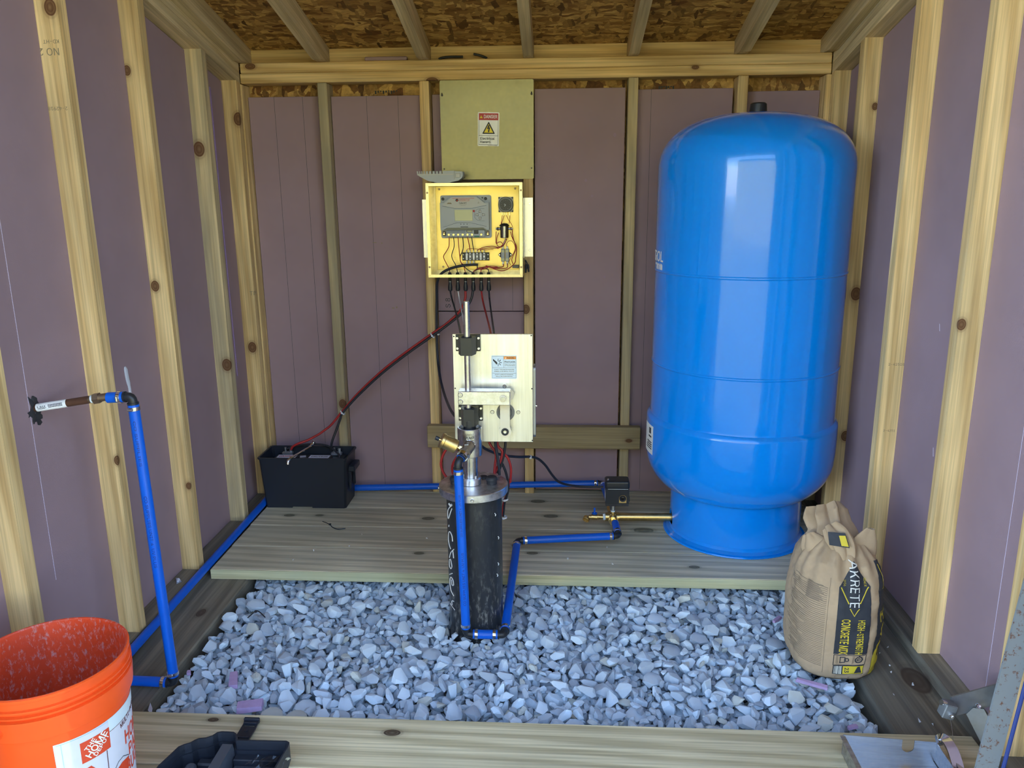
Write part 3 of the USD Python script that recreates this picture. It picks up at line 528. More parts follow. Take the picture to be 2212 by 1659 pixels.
# check valve with bushing pointing at the door, air vent on its side
VA, VB = np.array([-.1445, -1.0085, .545]), np.array([-.1580, -1.074, .5335]); VD = (VB - VA) / np.linalg.norm(VB - VA)
valve = thing('check_valve', 'dark bronze hexagonal check valve screwed into the front of the pump head', 'valve', loc=tuple(VA))
part('ring', valve, tube([VA + VD * -.001, VA + VD * .004], .0185, 24), 'chrome')
part('body', valve, [tube([VA + VD * .004, VA + VD * .007, VA + VD * .048, VA + VD * .052], [.0150, .0172, .0172, .0165], 24), tube([VA + VD * .050, VA + VD * .066], [.0200, .0200], 6)], 'bronze', 30)
part('tape_ring', valve, tube([VA + VD * .0662, VA + VD * .0685], .0165, 20), 'teflon')
part('bushing', valve, tube([VA + VD * .0687, VA + VD * .078], .0145, 6), 'brass_bright', 20)
part('name_plate', valve, move(rot(xbox(-.006, .006, -.004, .004, 0, .0009), math.atan2(VD[0], -VD[1]) * -1, (0, 0, 1)), VA + VD * .03 + np.array([0, 0, .0168])), 'steel', False)
vent = thing('air_vent', 'satin brass automatic air vent can tilted to the left of the check valve', 'air vent', loc=(-.178, -1.045, .553))
a_, b_ = np.array([-.1600, -1.041, .5430]), np.array([-.2240, -1.050, .5755]); d_ = (b_ - a_) / np.linalg.norm(b_ - a_)
part('stem', vent, tube([a_, a_ + d_ * .021], [.006, .006], 16), 'brass_bright'); part('nut', vent, tube([a_ + d_ * .006, a_ + d_ * .015], .0095, 6), 'brass_bright', 20)
part('can', vent, tube([a_ + d_ * .020, a_ + d_ * .022, a_ + d_ * .060], [.016, .0205, .0205], 40), 'brass', 40); part('lid', vent, tube([a_ + d_ * .0605, a_ + d_ * .0615, a_ + d_ * .069, a_ + d_ * .071], [.0215, .0228, .0228, .0215], 40), 'brass', 30)
part('cap_screw', vent, tube([a_ + d_ * .0705, a_ + d_ * .077], .0035, 10), 'brass_bright'); part('cap', vent, tube([a_ + d_ * .077, a_ + d_ * .088], .0062, 8), 'black_plastic', 20)
part('side_plug', vent, tube([(-.168, -1.052, .531), (-.176, -1.056, .531)], .0062, 6), 'brass_bright', 20)
# ---------------------------------------------------------------- motor drive box over the pump
DY = -.93
drive = thing('pump_drive', 'upright brushed aluminium motor drive box with crank arm above the pump', 'pump drive', loc=(-.08, DY, .5315))
part('front_plate', drive, xbox(-.1975, .0405, DY - .001, DY + .002, .5325, .8655, .001), 'alum_sheet', False)
part('shell', drive, [xbox(-.1965, -.1945, DY + .0022, DY + .016, .5335, .8645, .0006), xbox(.0375, .0395, DY + .0022, DY + .016, .5335, .8645, .0006), xbox(-.1942, .0372, DY + .0022, DY + .010, .8625, .8645), xbox(-.1942, .0372, DY + .0022, DY + .016, .5335, .5355)], 'alum_sheet', False)
part('motor_housing', drive, rbox(-.175, .020, DY + .0025, DY + .105, .548, .800, .012), 'black_satin', 40)
part('side_bracket', drive, prism(affinity.translate(sbox(0, 0, .05, .225).buffer(-.012).buffer(.012), DY + .035, .535), .0398, .0470, 'x'), 'galvanised', False)
part('bolt', drive, bolt((.0472, DY + .055, .632), (1, 0, 0), .005, .005), 'chrome')
for k, (z0, z1, bx) in enumerate(((.812, .866, -.1502), (.598, .652, -.1470))):
    g = part('rod_guide', drive, [xbox(bx - .0365, bx + .0365, DY - .0105, DY - .0015, z0 + .0035, z1 - .001, .0008)] + [prism([(bx - .0255, DY - .0108), (bx + .0255, DY - .0108), (bx + .0255, -.966), (bx + .016, -.992), (bx - .016, -.992), (bx - .0255, -.966)], z0, z1 - .002, 'z')], 'black_anodised', 20, label='black anodised rod guide block')
    part('bore_rim', g, lathe([(.0105, z1 - .0005), (.0105, z1 - .0018), (.0150, z1 - .0018), (.0150, z1 - .0005)], (bx, PY, 0), n=24), 'black_rubber', False)
    for dx in (-.0315, .0315):
        for z in (z0 + .012, z1 - .011): part('bolt', g, bolt((bx + dx, DY - .0108, z), (0, -1, 0), .0044, .0035), 'chrome')
part('rod', drive, lathe([(0, .620), (.0092, .620), (.0092, .966), (.0082, .968), (0, .968)], (-.1490, PY, 0), n=32), 'steel', 30, label='polished steel rod')
lb = part('link_bar', drive, xbox(-.1760, -.0240, -1.000, -.958, .6665, .7075, .0015), 'alum_cast', False)
for z in (.6975, .6765): part('bolt', lb, [bolt((-.1690, -1.0002, z), (0, -1, 0), .0075, .0030, 20)], 'steel')
part('pin', lb, [cyl((-.0440, -1.0002, .6870), (-.0440, -1.004, .6870), .0105, 24)], 'ivory'); part('nut', lb, cyl((-.0440, -1.004, .6870), (-.0440, -1.009, .6870), .0068, 6), 'steel', 20)
part('roller', drive, cyl((-.0330, -.9575, .687), (-.0330, -.946, .687), .0190, 28), 'ivory', 40)
arm = sbox(-.0145, 0, .0145, .114).union(Point(0, 0).buffer(.0185, 12)); arm = affinity.translate(arm, -.0425, .573)
ca = part('crank_arm', drive, prism(arm, -.9570, -.9440, 'y'), 'ivory', False, label='ivory plastic crank arm')
part('bearing', ca, [lathe([(.0068, 0), (.0068, .003), (.0112, .003), (.0112, 0)], (-.0425, -.9572, .573), (0, -1, 0), 28)], 'black_rubber', 30); part('bolt', ca, bolt((-.0425, -.9572, .573), (0, -1, 0), .0062, .004, 18), 'chrome')
part('hub', drive, lathe([(0, 0), (.0275, 0), (.0275, .0035), (.0255, .0040), (.0200, .0040), (.0185, .0015), (0, .0015)], (-.0420, DY - .0012, .627), (0, -1, 0), 40), 'dial_grey', 30)
part('hub_shaft', drive, cyl((-.0420, DY - .0055, .610), (-.0420, DY - .0138, .610), .010, 20), 'steel')
for x, z in ((-.0444, .7067), (-.0821, .627), (-.0038, .627)): part('bolt', drive, [bolt((x, DY - .0012, z), (0, -1, 0), .0062, .003, 16)], 'steel')
for x, z in ((-.193, .858), (.036, .861), (-.193, .700), (.0375, .700), (.0385, .538)): part('rivet', drive, bolt((x, DY - .0011, z), (0, -1, 0), .0022, .001, 8), 'black_satin')
ws = part('warning_label', drive, on_wall(flat(sbox(0, 0, .0755, .0710).buffer(-.003).buffer(.003), .0004), -.0826, DY - .0011, .7302), 'label_pale', False, label='pale pinch point warning label')
def wl_(m, x, z, mat): part('label_print', ws, on_wall(m, -.0826 + x, DY - .0016, .7302 + z), mat, False)
wl_(flat(sbox(.0375, .0595, .0735, .0680), .0002), 0, 0, 'orange_print'); wl_(text('WARNING', .0048, .0003, True, .022), .046, .0614, 'ink'); wl_(flat([(0, 0), (.004, 0), (.002, .004)], .0003), .0405, .0615, 'white_print')
wl_(text('Pinch point.', .0048, .0003, True, .033), .0388, .0495, 'ink'); wl_(text('Keep hands clear', .0028, .0003, False, .032), .0388, .0435, 'ink_grey'); wl_(text('during operation.', .0028, .0003, False, .032), .0388, .0392, 'ink_grey')
wl_(text('SLOWLY TIGHTEN ROD BUSHING', .0024, .0003, True, .060), .0075, .0270, 'ink_grey'); wl_(text('SCREWS AFTER INITIAL STARTUP', .0024, .0003, True, .060), .0075, .0215, 'ink_grey'); wl_(text('DO NOT LUBRICATE BUSHINGS,', .0024, .0003, True, .056), .0095, .0115, 'ink_grey'); wl_(text('SEALS, OR STAINLESS ROD', .0024, .0003, True, .050), .0125, .0060, 'ink_grey')
for a4 in ((.002, .0330, .0735, .0337), (.002, .0165, .0735, .0172), (.0365, .033, .0372, .0685), (.002, .002, .0735, .0025), (.002, .0682, .0735, .0687), (.002, .002, .0025, .0687), (.073, .002, .0735, .0687)): wl_(flat(sbox(*a4), .0002), 0, 0, 'ink_grey')
wl_(flat([(.005, .0605), (.0165, .0510), (.018, .0475), (.016, .043), (.005, .055)], .0003), 0, 0, 'ink')
for a4 in range(0, 360, 45):
    if 100 < a4 < 260: continue
    c_, s_ = math.cos(math.radians(a4)), math.sin(math.radians(a4)); wl_(tube([(.020 + .0035 * c_, .0495 + .0035 * s_, .0002), (.020 + .011 * c_, .0495 + .011 * s_, .0002)], .0008, 4), 0, 0, 'ink')
# ---------------------------------------------------------------- blue water pipe runs
RP = .0135
def clamp(p, d, parent, r=RP):
    p = np.array(p, float); d = np.array(d, float) / np.linalg.norm(d); x, y, _ = frame_of(d)
    c = part('clamp', parent, [lathe([(r + .0002, -.0045), (r + .0018, -.0045), (r + .0018, .0045), (r + .0002, .0045)], p, d, 28)], 'chrome', 30)
    part('clamp_screw', c, [tube([p + x * (r + .0045) - y * .006, p + x * (r + .0045) + y * .006], .0035, 8)], 'steel')
def pipe_seg(a, b, parent, n=24, sag=0): return part('pipe', parent, tube([a, b] if not sag else spline([a, (np.array(a) + b) / 2 + np.array([0, 0, sag]), b], 10), RP, n), 'pipe_blue', 40)
def elbow(c, d1, d2, parent, L=.030, r=.0112):
    """black barbed elbow at c, its two ends towards d1 and d2"""
    c = np.array(c, float); d1 = np.array(d1, float) / np.linalg.norm(d1); d2 = np.array(d2, float) / np.linalg.norm(d2)
    path = [c + d1 * L, c + d1 * r * 1.1] + [c + d1 * r * 1.1 * (1 - t) ** 2 + d2 * r * 1.1 * t ** 2 for t in (.25, .5, .75)] + [c + d2 * r * 1.1, c + d2 * L]
    e = part('elbow', parent, [tube(path, r, 20), lathe([(r, -.002), (r + .0028, -.002), (r + .0028, .002), (r, .002)], c + d1 * .0175, d1, 24), lathe([(r, -.002), (r + .0028, -.002), (r + .0028, .002), (r, .002)], c + d2 * .0175, d2, 24)], 'black_plastic', 40)
    return e
def run(name, label, pts, loc, clamps=True, ends=(0, 0), skip=()):
    """a pipe run through corner points: pipe, elbow at each corner, clamps beside the elbows"""
    t = thing(name, label, 'water pipe', loc=loc); P_ = [np.array(p, float) for p in pts]
    for i in range(len(P_) - 1):
        d = P_[i + 1] - P_[i]; L = np.linalg.norm(d); d /= L
        a = P_[i] + d * (.0205 if i > 0 else ends[0]); b = P_[i + 1] - d * (.0205 if i < len(P_) - 2 else ends[1])
        pipe_seg(a, b, t)
        if i > 0: clamp(a + d * .010, d, t)
        if i < len(P_) - 2: clamp(b - d * .010, d, t)
    for i in range(1, len(P_) - 1): elbow(P_[i], P_[i - 1] - P_[i], P_[i + 1] - P_[i], t)
    return t
EA, EB, EC, ED = (-.1685, -1.098, .524), (-.1565, -1.100, -.020), (-.0415, -1.096, -.022), (-.0290, -.585, .048)
EE = (.338, -.520, .045)
r1 = run('water_pipe', 'blue pipe running down the casing front, over the deck edge to the tank', [(-.1620, -1.0865, .5315), EA, EB, EC, ED, EE, (.3335, -.4120, .0475)], (-.10, -1.1, -.035), ends=(.000, .000))
def pipe_text(s, h, a, b, side, off, parent, width=None):
    """printing along a pipe from a to b on the side facing `side`"""
    a, b = np.array(a, float), np.array(b, float); d = (b - a) / np.linalg.norm(b - a); n = np.array(side, float); n -= d * (n @ d); n /= np.linalg.norm(n); u = np.cross(n, d)
    v, f = arr(subdiv(text(s, h, .0004, False, width), .02)); ang = (v[:, 1] - h / 2) / RP; rr = RP + .0002 + v[:, 2] * .5
    part('pipe_printing', parent, (a + np.outer(off + v[:, 0], d) + rr[:, None] * (np.cos(ang)[:, None] * n + np.sin(ang)[:, None] * u), f), 'pipe_mark', False)
pipe_text('CO SUPPLIES UNIT 4  UV PLUS', .007, EB, EA, (.15, -1, .1), .10, r1, .17); pipe_text('CO SUPPLIES UNIT 4  UV PLUS', .006, EB, EA, (.15, -1, .1), .32, r1, .13)
# second run: from the tank fitting to the back wall, along it to the left corner, forward beside the left wall, up to the outlet
LA, LB, LC, LD = (.305, -.0285, .0625), (-1.112, -.0285, .0150), (-1.1125, -1.388, -.0100), (-.9260, -1.378, -.0210)
LE = (-.9430, -1.381, .787)
r2 = run('water_pipe', 'long blue pipe along the back and left walls rising to the wall outlet', [(.318, -.2770, .078), LA, LB, LC, LD, LE, (-1.0050, -1.3815, .7835)], (-.9, -1.3, -.035))
pipe_text('CO SUPPLIES UNIT 4  UV PLUS', .007, LE, LD, (.25, -1, 0), .26, r2, .20); pipe_text('CO SUPPLIES', .006, LE, LD, (.25, -1, 0), .06, r2, .12)
# outlet nipple through the left wall
nip = thing('outlet_nipple', 'brown threaded pipe nipple with white paper tag poking through the left wall', 'pipe fitting', loc=(-1.12, -1.39, .75))
NA, NB = np.array([-1.200, -1.3965, .7575]), np.array([-1.0530, -1.3835, .7790]); ND = (NB - NA) / np.linalg.norm(NB - NA)
part('nipple', nip, tube([NA, NB], .0098, 24), 'pipe_brown'); part('thread', nip, tube([NB, NB + ND * .008], .0092, 24), 'bronze'); part('sealing_tape', nip, tube([NB + ND * .006, NB + ND * .012], [.0102, .0096], 16), 'teflon')
part('hex_adapter', nip, [tube([NB + ND * .0122, NB + ND * .027], .0140, 6), tube([NB + ND * .027, NB + ND * .046], .0100, 20)], 'bronze', 20)
tag_ = part('paper_tag', nip, tube([NA + ND * .018, NA + ND * .094], .0101, 24, cap=False), 'sticker_white', 40, label='white paper tag with printing')
def on_nip(m, off, a0):
    v, f = arr(subdiv(m, .006)); x, y, _ = frame_of(ND); n = np.array([.35, -1, .15]); n -= ND * (n @ ND); n /= np.linalg.norm(n); u = np.cross(n, ND); u = u if u[2] > 0 else -u
    ang = a0 + v[:, 1] / .0101; return NA + np.outer(off + v[:, 0], ND) + (.0103 + v[:, 2] * .4)[:, None] * (np.cos(ang)[:, None] * n + np.sin(ang)[:, None] * u), f
part('tag_print', tag_, [on_nip(text('5-BULK', .0042, .0004, True, .022), .022, -.05)] + [on_nip(flat(sbox(0, 0, w_, .0008)), .024, a4) for w_, a4 in ((.022, -.22), (.018, -.40))] + [on_nip(flat(sbox(0, 0, .036, .0011)), .050, a4) for a4 in (.30, .1, -.12, -.32)], 'ink', False)
hole = []
for k in range(9):
    a4 = k * 2 * math.pi / 9; hole.append(hull(np.array([-1.1885, -1.397 + .010 * math.cos(a4) * 1.2, .752 + .024 * math.sin(a4)]) + nrng.normal(size=(10, 3)) * np.array([.0015, .009, .010])))
part('sealant', nip, hole, 'black_satin', 20, label='dark sealant round the hole')
# ---------------------------------------------------------------- brass manifold at the tank
BZ, BY = .0445, -.345
man = thing('brass_manifold', 'brass pipe and cross fitting on the deck leading into the tank base', 'pipe fitting', loc=(.40, BY, .01))
part('pipe', man, cyl((.350, BY, BZ), (.600, BY, .0478), .0146, 28), 'brass')
part('cross', man, [cyl((.300, BY, BZ - .0005), (.352, BY, BZ), .0172, 24), cyl((.3285, BY - .030, BZ), (.3285, BY + .034, BZ), .0165, 24), cyl((.3285, BY, BZ), (.3285, BY, BZ + .022), .0120, 20), rbox(.314, .343, BY - .016, BY + .016, BZ - .018, BZ + .018, .006)], 'brass', 30)
part('hex_nut', man, [cyl((.3285, BY - .030, BZ), (.3290, BY - .044, BZ), .0195, 6), cyl((.3290, BY - .044, BZ), (.3310, BY - .066, BZ), .0128, 20)], 'brass_bright', 20)
part('hex_nut', man, [cyl((.3265, BY + .034, BZ + .003), (.3225, BY + .058, BZ + .020), .0150, 6)], 'brass_bright', 20)
part('tape_ring', man, cyl((.291, BY, BZ - .001), (.300, BY, BZ - .0005), .0125, 14), 'teflon')
part('nipple', man, cyl((.3285, BY, BZ + .022), (.3300, BY, .112), .0062, 20), 'galvanised', label='thin grey steel riser nipple')
part('tape_ring', man, cyl((.3285, BY, BZ + .0215), (.3285, BY, BZ + .027), .0085, 14), 'teflon'); part('tape_ring', man, cyl((.3299, BY, .106), (.3300, BY, .111), .0078, 14), 'teflon')
dv = part('drain_valve', man, [cyl((.291, BY, BZ - .001), (.268, BY, BZ - .0015), .0095, 18), cyl((.268, BY, BZ - .0015), (.246, BY, BZ - .002), .0118, 18), cyl((.2715, BY, BZ - .0015), (.2735, BY, BZ - .0015), .0128, 18), cyl((.246, BY, BZ - .002), (.236, BY, BZ - .0025), .0085, 16), lathe([(0, 0), (.010, 0), (.0135, .004), (.0135, .016), (.0105, .018), (.0085, .012), (0, .012)], (.231, BY + .008, BZ - .006), (-.35, -.8, -.35), 24)], 'brass', 30, label='small brass drain valve')
part('valve_handle', dv, [cyl((.258, BY, BZ + .009), (.258, BY, BZ + .018), .0035, 10), xbox(.2545, .2615, BY - .0018, BY + .0018, BZ + .016, BZ + .036, .001), lathe([(.006, -.0015), (.0105, -.0015), (.0105, .0015), (.006, .0015)], (.258, BY, BZ + .0135), (0, 0, 1), 18)], 'pipe_blue', 30)
sw = thing('pressure_switch', 'black box pressure switch on a thin nipple beside the blue tank', 'pressure switch', loc=(.337, BY - .01, .112))
part('cover', sw, prism(sbox(.2960, .1235, .3835, .2085).difference(sbox(.3460, .10, .3745, .143).union(Point(.36025, .143).buffer(.01425, 10))).buffer(-.0015).buffer(.0015).union(sbox(.2965, .16, .383, .208)), BY - .060, BY - .002, 'y'), 'black_plastic', 20)
part('lid', sw, rbox(.2935, .3850, BY - .064, BY + .001, .1790, .2130, .009, 12), 'black_plastic', 40); part('seam', sw, xbox(.3035, .3790, BY - .0650, BY - .0638, .1815, .1833), 'controller_grey', False)
part('bushing', sw, lathe([(.007, 0), (.0125, 0), (.0125, .006), (.0105, .008), (.0075, .006), (.007, .002)], (.36025, BY - .052, .1420), (0, -1, 0), 24), 'black_rubber', 30); part('bushing_bracket', sw, prism(sbox(.3462, .124, .3743, .157).difference(Point(.36025, .142).buffer(.0124, 12)), BY - .055, BY - .050, 'y'), 'brass', False)
part('base', sw, xbox(.297, .3825, BY - .058, BY, .112, .1232, .001), 'black_satin'); part('side_label', sw, xbox(.2948, .2957, BY - .050, BY - .012, .130, .165), 'label_white', False); part('screw', sw, lathe([(0, 0), (.004, 0), (.004, .004), (.002, .0065), (0, .0065)], (.3045, BY - .050, .2125), (0, 0, 1), 12), 'chrome'); part('ear', sw, xbox(.3840, .3875, BY - .045, BY - .010, .126, .142, .001), 'black_plastic')
# ---------------------------------------------------------------- mounting board and battery
single('mounting_board', xbox(-.437, .458, -.0385, -.0005, .216, .312, .003), 'weathered_x', 'short weathered brown board nailed flat across the back wall studs', 'board')
bb = thing('battery_box', 'open black plastic battery box standing on the deck in the left corner', 'battery box', loc=(-.925, -.11, 0))
B0, B1, BT0, BT1 = (-1.096, -.759), (-.196, -.046), (-1.109, -.745), (-.205, -.044); BH = .2195
def loft_box(a, b, z0, z1, c=.008):
    def ring(xr, yr, z): x0, x1 = xr; y0, y1 = yr; return [(x0 + c, y0, z), (x1 - c, y0, z), (x1, y0 + c, z), (x1, y1 - c, z), (x1 - c, y1, z), (x0 + c, y1, z), (x0, y1 - c, z), (x0, y0 + c, z)]
    return hull(ring(*a, z0) + ring(*b, z1))
mo = lambda m: manifold3d.Manifold(manifold3d.Mesh(np.asarray(arr(m)[0], np.float32), np.asarray(arr(m)[1], np.uint32)))
sh = lambda r, d: (r[0] + d, r[1] - d)
outer = mo(loft_box((B0, B1), (BT0, BT1), .0005, BH)); inner_ = mo(loft_box((sh(B0, .004), sh(B1, .004)), (sh(BT0, .003), sh(BT1, .003)), .006, BH + .004)); notch = mo(xbox(-.985, -.90, -.25, 0, -.01, .006))
part('case', bb, outer - inner_ - notch, 'battery_black', 20)
rim_o, rim_i = mo(loft_box((sh(BT0, -.004), sh(BT1, -.004)), (sh(BT0, -.004), sh(BT1, -.004)), BH - .006, BH + .001)), mo(loft_box((sh(BT0, .002), sh(BT1, .002)), (sh(BT0, .002), sh(BT1, .002)), BH - .02, BH + .01))
part('rim', bb, rim_o - rim_i, 'battery_black', 20)
part('handle', bb, [xbox(-.749, -.722, -.165, -.075, .150, .174, .003), xbox(-.752, -.741, -.158, -.146, .07, .15, .002), xbox(-.752, -.741, -.094, -.082, .07, .15, .002)], 'battery_black', 20)
part('handle', bb, [xbox(-1.118, -1.104, -.165, -.075, .160, .174, .003)], 'battery_black', 20)
bat = thing('battery', 'black lead battery with printed caps sunk inside the open battery box', 'battery', loc=(-.925, -.115, .0065))
bt = part('body', bat, xbox(-1.078, -.778, -.186, -.056, .0065, .190, .004), 'black_plastic')
for k, (x0, x1) in enumerate(((-1.060, -.965), (-.925, -.825))):
    c_ = part('cell_cap', bat, xbox(x0, x1, -.158, -.112, .1902, .204, .003), 'black_satin'); q = on_wall(text('CAUTION', .011, .0004, True, x1 - x0 - .024), 0, 0, 0)
    part('cap_label', c_, [xbox(x0 + .008, x1 - .008, -.153, -.117, .2042, .2047)], 'label_white', False)
    v, f = arr(text(('DANGER', 'CAUTION')[k], .012, .0003, True, x1 - x0 - .03)); part('cap_print', c_, (np.stack([x0 + .014 + v[:, 0], -.142 + v[:, 1], .2048 + v[:, 2]], 1), f), ('red_print', 'ink')[k], False)
for x, m in ((-1.030, 'steel'), (-.82, 'steel')):
    part('terminal', bat, [xbox(x - .024, x + .022, -.082, -.060, .1902, .2035, .003), cyl((x - .010, -.071, .2035), (x - .010, -.071, .222), .005, 12), cyl((x + .012, -.071, .2035), (x + .012, -.071, .219), .0065, 6)], 'galvanised', 20)
part('jumper_lead', bat, tube(spline([(-1.040, -.071, .214), (-1.00, -.066, .226), (-.93, -.062, .234), (-.86, -.064, .228), (-.805, -.10, .205), (-.790, -.13, .196)], 6), .0042, 10), 'wire_black', 40, label='black lead arching over the battery top')
part('sticker', bat, rot(xbox(-.985, -.945, -.110, -.085, .1903, .1908), .3, (0, 0, 1), (-.965, -.10, .19)), 'label_white', False)
wa, wb2 = np.array([-.975, -.226, .2235]), np.array([-.914, -.090, .2400])
wd_ = (wb2 - wa) / np.linalg.norm(wb2 - wa)
wrench = thing('wrench', 'chrome combination wrench lying across the front rim of the battery box', 'wrench', loc=tuple((wa + wb2) / 2))
part('shaft', wrench, tube([wa + wd_ * .012, wa + wd_ * .03, wb2 - wd_ * .03, wb2 - wd_ * .012], [.0055, .0042, .0042, .0055], 8), 'chrome')
part('head', wrench, tube([wa + np.array([-.002, -.005, -.020]), wa + np.array([0, -.002, -.006]), wa + wd_ * .014], [.0075, .0078, .0055], 12), 'chrome'); part('head', wrench, tube([wb2 - wd_ * .014, wb2 + np.array([0, .004, .006]), wb2 + np.array([.004, .004, .016])], [.0055, .0078, .0075], 12), 'chrome')
